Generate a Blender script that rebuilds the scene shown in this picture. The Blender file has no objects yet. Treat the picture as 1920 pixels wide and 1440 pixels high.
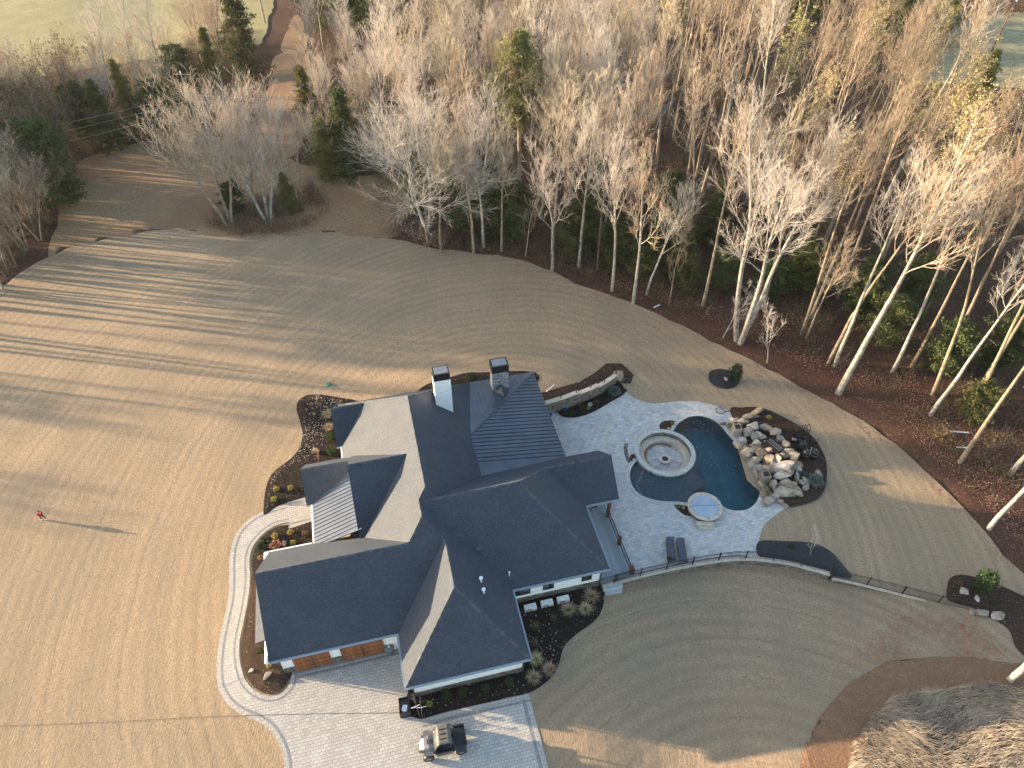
import bpy, bmesh, math, random
import numpy as np
from math import sin, cos, radians, pi, hypot, atan2, sqrt, exp
from mathutils import Vector, Matrix
from mathutils.geometry import delaunay_2d_cdt

sc = bpy.context.scene
# ---------------------------------------------------------------- camera, sky, sun, exposure
CAM_H, PITCH, FOC = 50.0, radians(44.4), 1331.0
cd = bpy.data.cameras.new('camera'); cam = bpy.data.objects.new('camera', cd); sc.collection.objects.link(cam)
cam.location = (0, 0, CAM_H); cam.rotation_euler = (pi/2 - PITCH, 0, 0)
cd.sensor_fit = 'HORIZONTAL'; cd.sensor_width = 36; cd.lens = 36*FOC/1920; cd.clip_start = 1; cd.clip_end = 3000
sc.camera = cam
SUN_EL, SUN_AZ = radians(9.2), radians(170.5)      # azimuth measured from +X: the sun stands to the left, a little beyond
S = Vector((cos(SUN_EL)*cos(SUN_AZ), cos(SUN_EL)*sin(SUN_AZ), sin(SUN_EL)))
w = bpy.data.worlds.new('World'); sc.world = w; w.use_nodes = True
nt = w.node_tree; nt.nodes.clear()
wo = nt.nodes.new('ShaderNodeOutputWorld'); bg = nt.nodes.new('ShaderNodeBackground'); sk = nt.nodes.new('ShaderNodeTexSky')
sk.sky_type = 'NISHITA'; sk.sun_disc = False; sk.sun_elevation = SUN_EL; sk.sun_rotation = pi/2 - SUN_AZ
sk.air_density = 1.0; sk.dust_density = 1.0; sk.ozone_density = 1.0
bg.inputs['Strength'].default_value = 0.15
nt.links.new(sk.outputs[0], bg.inputs[0]); nt.links.new(bg.outputs[0], wo.inputs[0])
sd = bpy.data.lights.new('sun', 'SUN'); sun = bpy.data.objects.new('sun', sd); sc.collection.objects.link(sun)
sd.energy = 5.0; sd.angle = radians(0.6); sd.color = (1.0, 0.77, 0.50)
sun.rotation_euler = S.to_track_quat('Z', 'Y').to_euler()
sc.view_settings.view_transform = 'Standard'; sc.view_settings.look = 'None'
sc.view_settings.exposure = 2.1; sc.view_settings.gamma = 1.0
sc.cycles.use_denoising = True; sc.cycles.max_bounces = 6; sc.cycles.transparent_max_bounces = 12; sc.cycles.diffuse_bounces = 3

# ---------------------------------------------------------------- helpers
def W(u, v, z=0.0):
    x = (u-960)/FOC; y = (v-720)/FOC
    d = (x, cos(PITCH)-y*sin(PITCH), -(sin(PITCH)+y*cos(PITCH)))
    t = (z-CAM_H)/d[2]
    return Vector((d[0]*t, d[1]*t, z))
def tag(o, label=None, cat=None, group=None, kind=None):
    if label: o['label'] = label
    if cat: o['category'] = cat
    if group: o['group'] = group
    if kind: o['kind'] = kind
    return o
def empty(name, loc=(0,0,0), rz=0.0):
    o = bpy.data.objects.new(name, None); sc.collection.objects.link(o)
    o.location = loc; o.rotation_euler = (0,0,rz); o.empty_display_size = .3
    return o
def link(name, me, mats=None, parent=None):
    o = bpy.data.objects.new(name, me); sc.collection.objects.link(o)
    if mats is not None:
        for m in (mats if isinstance(mats, (list,tuple)) else [mats]): me.materials.append(m)
    if parent is not None: o.parent = parent
    return o
def copy_tree(o, parent=None):
    c = o.copy(); sc.collection.objects.link(c)
    if parent is not None: c.parent = parent
    for ch in [q for q in KIDS.get(o.name, [])]: copy_tree(ch, c)
    return c
KIDS = {}
def reg(root, kids): KIDS[root.name] = list(kids); return root
class MB:
    """collects faces; build() links them as one mesh"""
    def __init__(s): s.v=[]; s.f=[]; s.mi=[]; s.smooth=False
    def add(s, vs, fs, mi=0):
        n=len(s.v); s.v += [tuple(p) for p in vs]; s.f += [tuple(i+n for i in f) for f in fs]; s.mi += [mi]*len(fs); return s
    def box(s, x0,x1,y0,y1,z0,z1, mi=0):
        vs=[(x,y,z) for z in (z0,z1) for y in (y0,y1) for x in (x0,x1)]
        return s.add(vs,[(0,2,3,1),(4,5,7,6),(0,1,5,4),(2,6,7,3),(0,4,6,2),(1,3,7,5)],mi)
    def obox(s, c, ux, uy, hx, hy, z0, z1, mi=0):
        c=Vector(c); ux=Vector(ux); uy=Vector(uy); vs=[]
        for z in (z0,z1):
            for b in (-1,1):
                for a in (-1,1): p=c+ux*hx*a+uy*hy*b; vs.append((p.x,p.y,z))
        return s.add(vs,[(0,2,3,1),(4,5,7,6),(0,1,5,4),(2,6,7,3),(0,4,6,2),(1,3,7,5)],mi)
    def tube(s, pts, rs, n=8, caps=True, mi=0):
        pts=[Vector(p) for p in pts]
        if not isinstance(rs,(list,tuple)): rs=[rs]*len(pts)
        base=len(s.v); fs=[]; ref=None
        for i,p in enumerate(pts):
            t=(pts[min(i+1,len(pts)-1)]-pts[max(i-1,0)]).normalized()
            if ref is None: ref = Vector((0,0,1)) if abs(t.z)<.9 else Vector((1,0,0))
            a=t.cross(ref).normalized(); b=t.cross(a)
            ref = a.cross(t)
            for k in range(n):
                q=p+(a*cos(2*pi*k/n)+b*sin(2*pi*k/n))*rs[i]; s.v.append(tuple(q))
        for i in range(len(pts)-1):
            for k in range(n):
                fs.append((base+i*n+k, base+i*n+(k+1)%n, base+(i+1)*n+(k+1)%n, base+(i+1)*n+k))
        if caps:
            fs.append(tuple(base+k for k in range(n))[::-1]); fs.append(tuple(base+(len(pts)-1)*n+k for k in range(n)))
        s.f+=fs; s.mi+=[mi]*len(fs); return s
    def lathe(s, cx, cy, prof, n=48, mi=0, closed=False):
        base=len(s.v); m=len(prof)
        for r,z in prof:
            for k in range(n): s.v.append((cx+r*cos(2*pi*k/n), cy+r*sin(2*pi*k/n), z))
        fs=[]
        for i in range(m if closed else m-1):
            j=(i+1)%m
            for k in range(n): fs.append((base+i*n+k, base+i*n+(k+1)%n, base+j*n+(k+1)%n, base+j*n+k))
        s.f+=fs; s.mi+=[mi]*len(fs); return s
    def blob(s, c, r, seed=0, nz=.25, sx=1, sy=1, sz=1, sub=2, mi=0, cut=0.0):
        bm=bmesh.new(); bmesh.ops.create_icosphere(bm, subdivisions=sub, radius=1); rr=random.Random(seed)
        planes=[(Vector((rr.uniform(-1,1),rr.uniform(-1,1),rr.uniform(-.4,1))).normalized(), rr.uniform(.38,.68)) for _ in range(16)] if cut else []
        bm.verts.ensure_lookup_table(); vs=[]
        for v in bm.verts:
            p=v.co.copy()
            for n_,d_ in planes:
                k=p.dot(n_)-d_
                if k>0: p-=n_*k
            p*=1+rr.uniform(-nz,nz)*.5
            vs.append((c[0]+p.x*r*sx, c[1]+p.y*r*sy, c[2]+p.z*r*sz))
        fs=[tuple(q.index for q in f.verts) for f in bm.faces]; bm.free()
        return s.add(vs,fs,mi)
    def build(s, name, mats, parent=None, smooth=False):
        me=bpy.data.meshes.new(name); me.from_pydata(s.v,[],s.f); 
        if any(s.mi): me.polygons.foreach_set('material_index', s.mi)
        if smooth: me.polygons.foreach_set('use_smooth',[True]*len(me.polygons))
        me.update(); return link(name, me, mats, parent)
def np_mesh(name, V, F, mats, parent=None, mi=None, smooth=False):
    """V (n,3), F (m,k) uniform face size"""
    me=bpy.data.meshes.new(name); m,k=F.shape
    me.vertices.add(len(V)); me.vertices.foreach_set('co', np.ascontiguousarray(V,dtype=np.float32).ravel())
    me.loops.add(m*k); me.loops.foreach_set('vertex_index', np.ascontiguousarray(F,dtype=np.int32).ravel())
    me.polygons.add(m); me.polygons.foreach_set('loop_start', np.arange(0,m*k,k,dtype=np.int32))
    try: me.polygons.foreach_set('loop_total', np.full(m,k,dtype=np.int32))
    except Exception: pass
    if mi is not None: me.polygons.foreach_set('material_index', np.ascontiguousarray(mi,dtype=np.int32))
    if smooth: me.polygons.foreach_set('use_smooth', np.ones(m,dtype=bool))
    me.update(calc_edges=True); me.validate()
    return link(name, me, mats, parent)
def crom(pts, n=5, closed=False):
    pts=[Vector(p) for p in pts]; out=[]; N=len(pts)
    for i in range(N if closed else N-1):
        p0=pts[(i-1)%N] if (closed or i>0) else pts[0]; p1=pts[i]; p2=pts[(i+1)%N]
        p3=pts[(i+2)%N] if (closed or i+2<N) else pts[-1]
        for k in range(n):
            t=k/n
            out.append(.5*((2*p1)+(p2-p0)*t+(2*p0-5*p1+4*p2-p3)*t*t+(3*p1-p0-3*p2+p3)*t**3))
    if not closed: out.append(pts[-1])
    return out
def px(pts, z=0.0): return [W(p[0],p[1],z) for p in pts]
def inside(x, y, poly):
    c=False; j=len(poly)-1
    for i in range(len(poly)):
        xi,yi=poly[i][0],poly[i][1]; xj,yj=poly[j][0],poly[j][1]
        if (yi>y)!=(yj>y) and x<(xj-xi)*(y-yi)/(yj-yi)+xi: c=not c
        j=i
    return c
def resample(poly, step, closed=True):
    out=[]; n=len(poly)
    for i in range(n if closed else n-1):
        a=Vector(poly[i][:2]); b=Vector(poly[(i+1)%n][:2]); k=max(1,int((b-a).length/step))
        for j in range(k): out.append(a.lerp(b,j/k))
    if not closed: out.append(Vector(poly[-1][:2]))
    return out
def drape(name, poly, hf, off, step, mats, holes=(), parent=None, skirt=0.0, noholeskirt=False, sk_skip=None):
    rings=[resample(poly,step)]+[resample(h,step) for h in holes]
    vs=[];es=[]
    for r in rings:
        b=len(vs); vs+=r; es+=[(b+i,b+(i+1)%len(r)) for i in range(len(r))]
    xs=[p.x for p in rings[0]]; ys=[p.y for p in rings[0]]
    x=min(xs)+step*.5
    while x<max(xs):
        y=min(ys)+step*.5
        while y<max(ys):
            if inside(x,y,rings[0]) and not any(inside(x,y,h) for h in rings[1:]): vs.append(Vector((x,y)))
            y+=step
        x+=step
    r=delaunay_2d_cdt(vs,es,[],0,1e-4)
    nv,nf=r[0],r[2]; fs=[]
    for f in nf:
        cx=sum(nv[i].x for i in f)/3; cy=sum(nv[i].y for i in f)/3
        if inside(cx,cy,rings[0]) and not any(inside(cx,cy,h) for h in rings[1:]):
            a,b,c=[nv[i] for i in f]
            fs.append(tuple(f) if (b-a).cross(c-a)>0 else tuple(f)[::-1])
    me=bpy.data.meshes.new(name)
    V3=[(p.x,p.y,hf(p.x,p.y)+off) for p in nv]
    if skirt:
        for r_ in rings[:1]+([] if noholeskirt else rings[1:]):
            b=len(V3); m=len(r_)
            V3+=[(p.x,p.y,hf(p.x,p.y)+off) for p in r_]+[(p.x,p.y,hf(p.x,p.y)+off-skirt) for p in r_]
            fs+=[(b+i,b+(i+1)%m,b+m+(i+1)%m,b+m+i) for i in range(m) if not (sk_skip and sk_skip(r_[i].x,r_[i].y))]
    me.from_pydata(V3,[],fs); me.update()
    return link(name,me,mats,parent)
def flat0(x,y): return 0.0
def sstep(a,b,x):
    t=min(1,max(0,(x-a)/(b-a))); return t*t*(3-2*t)
def seg_dist(x,y,poly):
    best=1e9
    for i in range(len(poly)-1):
        ax,ay=poly[i][0],poly[i][1]; bx,by=poly[i+1][0],poly[i+1][1]
        dx,dy=bx-ax,by-ay; t=max(0,min(1,((x-ax)*dx+(y-ay)*dy)/(dx*dx+dy*dy)))
        best=min(best,hypot(x-ax-t*dx,y-ay-t*dy))
    return best

# ---------------------------------------------------------------- materials
class NM:
    def __init__(s,name):
        s.m=bpy.data.materials.new(name); s.m.use_nodes=True; s.t=s.m.node_tree; s.t.nodes.clear()
        s.out=s.n('ShaderNodeOutputMaterial'); s.b=s.n('ShaderNodeBsdfPrincipled'); s.l(s.b.outputs[0],s.out.inputs[0])
    def n(s,t,**kw):
        q=s.t.nodes.new(t)
        for k,v in kw.items(): setattr(q,k,v)
        return q
    def l(s,a,b): s.t.links.new(a,b)
    def pos(s): 
        g=s.n('ShaderNodeNewGeometry'); return g.outputs['Position']
    def obj(s): return s.n('ShaderNodeTexCoord').outputs['Object']
    def mapp(s,vec,scale=(1,1,1),rot=(0,0,0),loc=(0,0,0)):
        q=s.n('ShaderNodeMapping'); q.inputs['Scale'].default_value=scale; q.inputs['Rotation'].default_value=rot; q.inputs['Location'].default_value=loc
        s.l(vec,q.inputs[0]); return q.outputs[0]
    def noise(s,vec,scale,detail=4,rough=.6,dist=0):
        q=s.n('ShaderNodeTexNoise'); q.inputs['Scale'].default_value=scale; q.inputs['Detail'].default_value=detail
        q.inputs['Roughness'].default_value=rough; q.inputs['Distortion'].default_value=dist
        if vec is not None: s.l(vec,q.inputs['Vector'])
        return q.outputs['Fac']
    def ramp(s,fac,stops):
        q=s.n('ShaderNodeValToRGB'); s.l(fac,q.inputs[0]); e=q.color_ramp.elements
        while len(e)<len(stops): e.new(.5)
        for i,(p,c) in enumerate(stops): e[i].position=p; e[i].color=(*c,1) if len(c)==3 else c
        return q.outputs[0]
    def mix(s,fac,a,b,mode='MIX'):
        q=s.n('ShaderNodeMix',data_type='RGBA',blend_type=mode)
        for v,i in ((fac,0),(a,6),(b,7)):
            if isinstance(v,(int,float)): q.inputs[i].default_value=v
            elif isinstance(v,tuple): q.inputs[i].default_value=(*v,1)
            else: s.l(v,q.inputs[i])
        return q.outputs[2]
    def math(s,op,a,b=None,c=None):
        q=s.n('ShaderNodeMath',operation=op)
        for i,v in enumerate((a,b,c)):
            if v is None: continue
            if isinstance(v,(int,float)): q.inputs[i].default_value=v
            else: s.l(v,q.inputs[i])
        return q.outputs[0]
    def bump(s,h,strength=.5,dist=.05):
        q=s.n('ShaderNodeBump'); q.inputs['Strength'].default_value=strength; q.inputs['Distance'].default_value=dist
        s.l(h,q.inputs['Height']); s.l(q.outputs[0],s.b.inputs['Normal'])
    def col(s,c):
        if isinstance(c,tuple): s.b.inputs['Base Color'].default_value=(*c,1)
        else: s.l(c,s.b.inputs['Base Color'])
        return s
    def set(s,rough=.8,metal=0,spec=.3):
        s.b.inputs['Roughness'].default_value=rough; s.b.inputs['Metallic'].default_value=metal; s.b.inputs['Specular IOR Level'].default_value=spec
        return s.m
def mat2(name,c1,c2,scale=3,rough=.85,bump=0.0,bd=.03,metal=0,spec=.3,stops=(.35,.65),rand=0.0,world=False,detail=5):
    m=NM(name); v=m.pos() if world else m.obj(); f=m.noise(v,scale,detail)
    c=m.ramp(f,[(stops[0],c1),(stops[1],c2)])
    if rand:
        oi=m.n('ShaderNodeObjectInfo').outputs['Random']
        k=m.math('MULTIPLY_ADD',oi,rand*2,1-rand)
        hs=m.n('ShaderNodeHueSaturation'); m.l(c,hs.inputs['Color']); m.l(k,hs.inputs['Value'])
        h2=m.math('MULTIPLY_ADD',m.math('FRACT',m.math('MULTIPLY',oi,7.31)),.03,.485); m.l(h2,hs.inputs['Hue']); c=hs.outputs[0]
    m.col(c)
    if bump: m.bump(m.noise(v,scale*4,6),bump,bd)
    return m.set(rough,metal,spec)
def plain(name,c,rough=.6,metal=0,spec=.4): return mat2(name,tuple(x*.88 for x in c),tuple(min(1,x*1.12) for x in c),6,rough,0,metal=metal,spec=spec)

# straw-blanketed lawn
def lawn_mat(name, cx, cy, tint=(1,1,1)):
    m=NM(name); p=m.pos()
    n1=m.noise(p,.12,5,.65); n2=m.noise(p,2.2,6,.72); n3=m.noise(m.mapp(p,(9,1.8,1),(0,0,.35)),1.1,5,.7); n4=m.noise(p,.55,4,.6,1.0)
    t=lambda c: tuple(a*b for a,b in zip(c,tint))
    base=m.ramp(n2,[(.28,t((.215,.165,.115))),(.52,t((.37,.275,.175))),(.75,t((.54,.41,.26)))])
    green=m.ramp(n1,[(.40,(0,0,0)),(.72,(1,1,1))])
    base=m.mix(m.math('MULTIPLY',green,.25),base,t((.27,.235,.165)))
    n5=m.noise(p,6.0,5,.85); base=m.mix(.68,base,m.ramp(n5,[(.34,t((.10,.078,.055))),(.52,t((.34,.265,.18))),(.66,t((.66,.51,.34)))]))
    base=m.mix(.4,base,m.ramp(n3,[(.3,t((.235,.18,.125))),(.7,t((.46,.355,.245)))]))
    # seams between the straw blankets: rings round the house and cross joints
    sep=m.n('ShaderNodeSeparateXYZ'); wv=m.n('ShaderNodeVectorMath',operation='ADD'); m.l(p,wv.inputs[0])
    nz=m.n('ShaderNodeTexNoise'); nz.inputs['Scale'].default_value=.09; m.l(p,nz.inputs['Vector'])
    sc_=m.n('ShaderNodeVectorMath',operation='SCALE'); sc_.inputs['Scale'].default_value=1.6; m.l(nz.outputs['Color'],sc_.inputs[0]); m.l(sc_.outputs[0],wv.inputs[1])
    m.l(wv.outputs[0],sep.inputs[0])
    dx=m.math('SUBTRACT',sep.outputs[0],cx+2.5); dy=m.math('MULTIPLY',m.math('SUBTRACT',sep.outputs[1],cy+2.5),.8)
    r=m.math('SQRT',m.math('ADD',m.math('MULTIPLY',dx,dx),m.math('MULTIPLY',dy,dy)))
    fr=m.math('FRACT',m.math('MULTIPLY',m.math('MULTIPLY_ADD',n4,.35,r),.42))
    line=m.math('LESS_THAN',m.math('ABSOLUTE',m.math('SUBTRACT',fr,.5)),.028)
    brk=m.math('GREATER_THAN',m.noise(p,.8,3),.47)
    line=m.math('MULTIPLY',m.math('MULTIPLY',line,brk),.30)
    base=m.mix(line,base,t((.12,.095,.06)))
    tone=m.math('FLOOR',m.math('MULTIPLY',m.math('MULTIPLY_ADD',n4,.35,r),.42)); wn=m.n('ShaderNodeTexWhiteNoise',noise_dimensions='1D'); m.l(tone,wn.inputs['W'])
    base=m.mix(m.math('MULTIPLY',wn.outputs[0],.34),base,t((.24,.19,.12)))
    ang=m.math('ARCTAN2',dy,dx); fa=m.math('FRACT',m.math('ADD',m.math('MULTIPLY',ang,9.0),m.math('MULTIPLY',wn.outputs[0],3)))
    l2=m.math('MULTIPLY',m.math('MULTIPLY',m.math('LESS_THAN',m.math('ABSOLUTE',m.math('SUBTRACT',fa,.5)),.006),brk),.35)
    base=m.mix(l2,base,t((.12,.095,.06)))
    # fine drill rows and broad worn patches
    spk=m.ramp(m.noise(p,3.1,2,.6),[(.66,(0,0,0)),(.70,(1,1,1))]); base=m.mix(m.math('MULTIPLY',spk,.5),base,t((.12,.10,.075)))
    rw=m.math('SINE',m.math('MULTIPLY',m.math('MULTIPLY_ADD',n4,.15,r),6.6)); rw=m.math('MULTIPLY_ADD',rw,.5,.5)
    base=m.mix(m.math('MULTIPLY',m.math('MULTIPLY',rw,m.math('MULTIPLY_ADD',n1,1.6,-.35)),.60),base,t((.18,.145,.10)))
    pt=m.ramp(m.noise(m.mapp(p,(1,.55,1),(0,0,.2)),.16,6,.7,.6),[(.44,(0,0,0)),(.62,(1,1,1))])
    base=m.mix(m.math('MULTIPLY',pt,.38),base,t((.20,.175,.13)))
    # fallen leaves and bare clods
    sp=m.ramp(m.noise(p,5.5,2,.5),[(.69,(0,0,0)),(.73,(1,1,1))])
    mk=m.ramp(m.noise(p,.3,3),[(.45,(0,0,0)),(.65,(1,1,1))])
    base=m.mix(m.math('MULTIPLY',m.math('MULTIPLY',sp,mk),.65),base,(.10,.068,.045))
    m.col(base)
    m.bump(m.math('ADD',m.math('ADD',n2,m.math('MULTIPLY',n5,.5)),m.math('MULTIPLY',n3,.8)),.75,.13)
    return m.set(.95,0,.1)
M={}
M['lawn']=lawn_mat('straw lawn',-2,34,(1.03,.975,.94))
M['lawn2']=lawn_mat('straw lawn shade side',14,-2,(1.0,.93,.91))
def litter(name,c1,c2,c3,sc1=1.2):
    m=NM(name); p=m.pos(); n1=m.noise(p,.10,4); n2=m.noise(p,sc1*4,6,.75); n3=m.noise(p,9,3,.7)
    c=m.ramp(n2,[(.3,c1),(.7,c2)]); c=m.mix(m.ramp(n1,[(.42,(0,0,0)),(.62,(1,1,1))]),c,m.ramp(n3,[(.35,c1),(.65,c3)]))
    sp=m.ramp(m.noise(p,7,2,.6),[(.66,(0,0,0)),(.69,(1,1,1))]); c=m.mix(m.math('MULTIPLY',sp,.6),c,(.42,.34,.27))
    m.col(c); m.bump(n2,.8,.15); return m.set(.95,0,.1)
M['litter']=litter('leaf litter',(.034,.017,.012),(.12,.058,.040),(.15,.080,.050))
M['dirt']=litter('bare red dirt',(.14,.082,.05),(.29,.175,.105),(.23,.13,.08))
M['rough']=litter('rough brown grass',(.17,.105,.06),(.38,.26,.145),(.32,.18,.105),.8)
M['mulch']=litter('mulch',(.008,.007,.007),(.026,.020,.018),(.034,.021,.018),3)
M['mulch_brown']=litter('brown mulch',(.025,.016,.012),(.075,.048,.035),(.06,.034,.024),3)
def field_mat():
    m=NM('mown field'); p=m.pos(); n=m.noise(p,.25,5); n2=m.noise(m.mapp(p,(1,6,1),(0,0,.5)),1.4,5,.7)
    c=m.ramp(n,[(.35,(.26,.225,.12)),(.65,(.38,.315,.18))]); c=m.mix(.5,c,m.ramp(n2,[(.35,(.17,.17,.085)),(.68,(.42,.38,.21))]))
    m.col(c); m.bump(n2,.9,.35); return m.set(.95,0,.1)
M['field']=field_mat()
M['field_green']=mat2('green field',(.19,.165,.085),(.31,.26,.15),.7,.95,.6,.2,world=True)
M['fabric']=mat2('weed fabric',(.008,.009,.012),(.018,.020,.026),3,.55,.6,.04,world=True,spec=.4)
def shingle(name):
    m=NM(name); p=m.obj(); n1=m.noise(p,.7,4,.6); n2=m.noise(p,7,4,.7); n3=m.noise(m.mapp(p,(3,3,6)),3,3,.6)
    c=m.ramp(n2,[(.30,(.018,.027,.044)),(.55,(.032,.043,.064)),(.8,(.088,.096,.115))])
    n6_=m.noise(m.mapp(p,(5,5,9)),1.0,3,.8); c=m.mix(m.math('MULTIPLY',m.ramp(n6_,[(.56,(0,0,0)),(.66,(1,1,1))]),.55),c,(.10,.115,.135))
    c=m.mix(.35,c,m.ramp(n1,[(.35,(.024,.034,.052)),(.65,(.048,.058,.078))]))
    sep=m.n('ShaderNodeSeparateXYZ'); m.l(p,sep.inputs[0])
    row=m.math('FRACT',m.math('MULTIPLY',sep.outputs[2],9.5)); ln=m.math('LESS_THAN',row,.14)
    c=m.mix(m.math('MULTIPLY',ln,.25),c,(.03,.033,.04))
    m.col(c); m.bump(m.math('ADD',n2,m.math('MULTIPLY',row,.5)),.8,.05); return m.set(.75,0,.4)
M['shingle']=shingle('asphalt shingle')
M['metal']=mat2('standing seam metal',(.055,.068,.092),(.08,.095,.12),.8,.32,0,spec=.9,metal=.35)
M['white']=plain('white siding',(.78,.78,.77),.55)
M['gutter']=plain('blue grey gutter',(.22,.26,.31),.4)
M['trim_dark']=plain('dark trim',(.03,.032,.036),.4)
M['black']=plain('black powder coat',(.012,.012,.014),.4)
M['wood']=mat2('stained cedar',(.075,.03,.015),(.14,.055,.027),4,.5,.3,.01)
def plank(name,c1,c2,pitch,axis=0,gap=.05):
    m=NM(name); p=m.obj(); sep=m.n('ShaderNodeSeparateXYZ'); m.l(p,sep.inputs[0])
    q=m.math('DIVIDE',sep.outputs[axis],pitch); fr=m.math('FRACT',q); wn=m.n('ShaderNodeTexWhiteNoise',noise_dimensions='1D'); m.l(m.math('FLOOR',q),wn.inputs['W'])
    c=m.mix(wn.outputs[0],c1,c2); c=m.mix(m.math('MULTIPLY',m.noise(p,6,5),.35),c,tuple(x*.6 for x in c1))
    c=m.mix(m.math('MULTIPLY',m.math('LESS_THAN',fr,gap),.8),c,tuple(x*.25 for x in c1)); m.col(c); return m.set(.6,0,.3)
M['deck']=plank('grey deck boards',(.22,.25,.27),(.30,.335,.36),.16,0,.10)
M['garage']=plank('garage door planks',(.22,.075,.03),(.32,.125,.05),.28,0,.06)
def brick(name,bw,bh,cA,cB,cC,mortar,rot,ms=.012,bump=.5,rough=.8,nz=1.0):
    m=NM(name); p=m.mapp(m.pos(),(1,1,1),(0,0,rot))
    b=m.n('ShaderNodeTexBrick'); m.l(p,b.inputs['Vector']); b.inputs['Scale'].default_value=1; b.inputs['Brick Width'].default_value=bw; b.inputs['Row Height'].default_value=bh
    b.inputs['Mortar Size'].default_value=ms; b.inputs['Mortar Smooth'].default_value=.2; b.offset=.5; b.squash=1.0
    b.inputs['Color1'].default_value=(0,0,0,1); b.inputs['Color2'].default_value=(1,1,1,1); b.inputs['Mortar'].default_value=(.5,.5,.5,1)
    # second, larger random field per cell gives a third colour
    vo=m.n('ShaderNodeTexVoronoi'); vo.inputs['Scale'].default_value=1.0/(bw*1.15); m.l(p,vo.inputs['Vector']); vo.distance='CHEBYCHEV'
    c=m.mix(b.outputs['Color'],cA,cB)
    sep=m.n('ShaderNodeSeparateColor'); m.l(vo.outputs['Color'],sep.inputs[0])
    c=m.mix(m.math('MULTIPLY',sep.outputs[0],.75),c,cC)
    c=m.mix(m.math('MULTIPLY',m.noise(p,5,5,.7),.35*nz),c,tuple(x*.6 for x in cA))
    c=m.mix(m.math('MULTIPLY',m.ramp(m.noise(p,.35,4),[(.4,(0,0,0)),(.7,(1,1,1))]),.18),c,tuple(x*.55 for x in cA))
    c=m.mix(b.outputs['Fac'],c,mortar); m.col(c)
    m.bump(m.math('SUBTRACT',m.noise(p,8,4),m.math('MULTIPLY',b.outputs['Fac'],1.5)),bump,.02); return m.set(rough,0,.3)
TH=radians(13.6)
M['pave']=brick('driveway pavers',.34,.22,(.38,.35,.31),(.56,.52,.47),(.47,.42,.385),(.17,.155,.14),-TH)
M['pave_edge']=brick('paver edge',.3,.3,(.42,.385,.34),(.50,.46,.41),(.38,.35,.32),(.17,.15,.13),-TH)
M['band']=mat2('dark paver band',(.17,.165,.17),(.25,.24,.24),4,.85,.3,.01,world=True)
M['trav']=brick('travertine',.38,.25,(.32,.335,.355),(.60,.585,.56),(.52,.46,.39),(.24,.24,.24),-TH,.008,.35,.7,.8)
M['coping']=brick('pool coping',.35,.5,(.46,.45,.41),(.58,.57,.53),(.42,.40,.36),(.2,.2,.2),.4,.012,.3)
def stone_mat(name,scale,c1,c2,c3,mortar=(.10,.09,.08)):
    m=NM(name); p=m.mapp(m.obj(),(1,1,1.7)); vo=m.n('ShaderNodeTexVoronoi'); vo.inputs['Scale'].default_value=scale; m.l(p,vo.inputs['Vector'])
    ve=m.n('ShaderNodeTexVoronoi',feature='DISTANCE_TO_EDGE'); ve.inputs['Scale'].default_value=scale; m.l(p,ve.inputs['Vector'])
    sep=m.n('ShaderNodeSeparateColor'); m.l(vo.outputs['Color'],sep.inputs[0])
    c=m.ramp(sep.outputs[0],[(.0,c1),(.5,c2),(1,c3)]); c=m.mix(m.math('MULTIPLY',m.noise(p,9,5),.4),c,tuple(x*.6 for x in c1))
    e=m.math('LESS_THAN',ve.outputs['Distance'],.05); c=m.mix(e,c,mortar); m.col(c); m.bump(ve.outputs['Distance'],.7,.06); return m.set(.9,0,.2)
M['stone']=stone_mat('stacked stone',3.4,(.115,.09,.075),(.19,.155,.13),(.28,.245,.21),(.05,.042,.035))
M['stone_grey']=stone_mat('grey stacked stone',3.0,(.20,.21,.22),(.33,.34,.35),(.46,.46,.46),(.14,.14,.14))
M['cap']=mat2('sandstone cap',(.40,.33,.26),(.54,.47,.38),2.5,.8,.3,.01,world=True)
def rock_mat(name,c1,c2,c3):
    m=NM(name); p=m.obj(); pw=m.pos(); n1=m.noise(pw,1.6,6,.65); n2=m.noise(pw,.7,3,.6); 
    c=m.ramp(n1,[(.28,c1),(.5,c2),(.72,c3)]); oi=m.n('ShaderNodeObjectInfo').outputs['Random']
    hs=m.n('ShaderNodeHueSaturation'); m.l(c,hs.inputs['Color']); m.l(m.math('MULTIPLY_ADD',oi,.55,.75),hs.inputs['Value']); m.l(m.math('MULTIPLY_ADD',m.math('FRACT',m.math('MULTIPLY',oi,5.7)),.7,.6),hs.inputs['Saturation'])
    c=m.mix(m.math('MULTIPLY',m.ramp(n2,[(.50,(0,0,0)),(.68,(1,1,1))]),.5),hs.outputs[0],(.13,.08,.05))
    m.col(c); m.bump(m.noise(pw,5,6,.7),.8,.12); return m.set(.9,0,.2)
M['rock']=rock_mat('pool boulder',(.15,.12,.095),(.32,.265,.21),(.45,.39,.32))
M['rock_tan']=rock_mat('tan boulder',(.20,.145,.095),(.36,.28,.20),(.46,.39,.305))
def tree_mat(name,c1,c2,rand,rough=.9): return mat2(name,c1,c2,2.2,rough,.8,.05,rand=rand,detail=6)
M['bark_pale']=tree_mat('pale bark',(.17,.15,.125),(.43,.395,.345),.15)
M['bark_brown']=tree_mat('brown bark',(.15,.115,.085),(.34,.27,.20),.22)
M['bark_dark']=tree_mat('dark bark',(.07,.055,.045),(.16,.12,.09),.2)
M['twig_pale']=tree_mat('pale twigs',(.40,.35,.31),(.56,.50,.45),.12)
M['twig_pink']=tree_mat('pinkish twigs',(.34,.285,.21),(.53,.45,.34),.16)
M['twig_brown']=tree_mat('brown twigs',(.20,.15,.11),(.36,.28,.20),.2)
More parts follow.
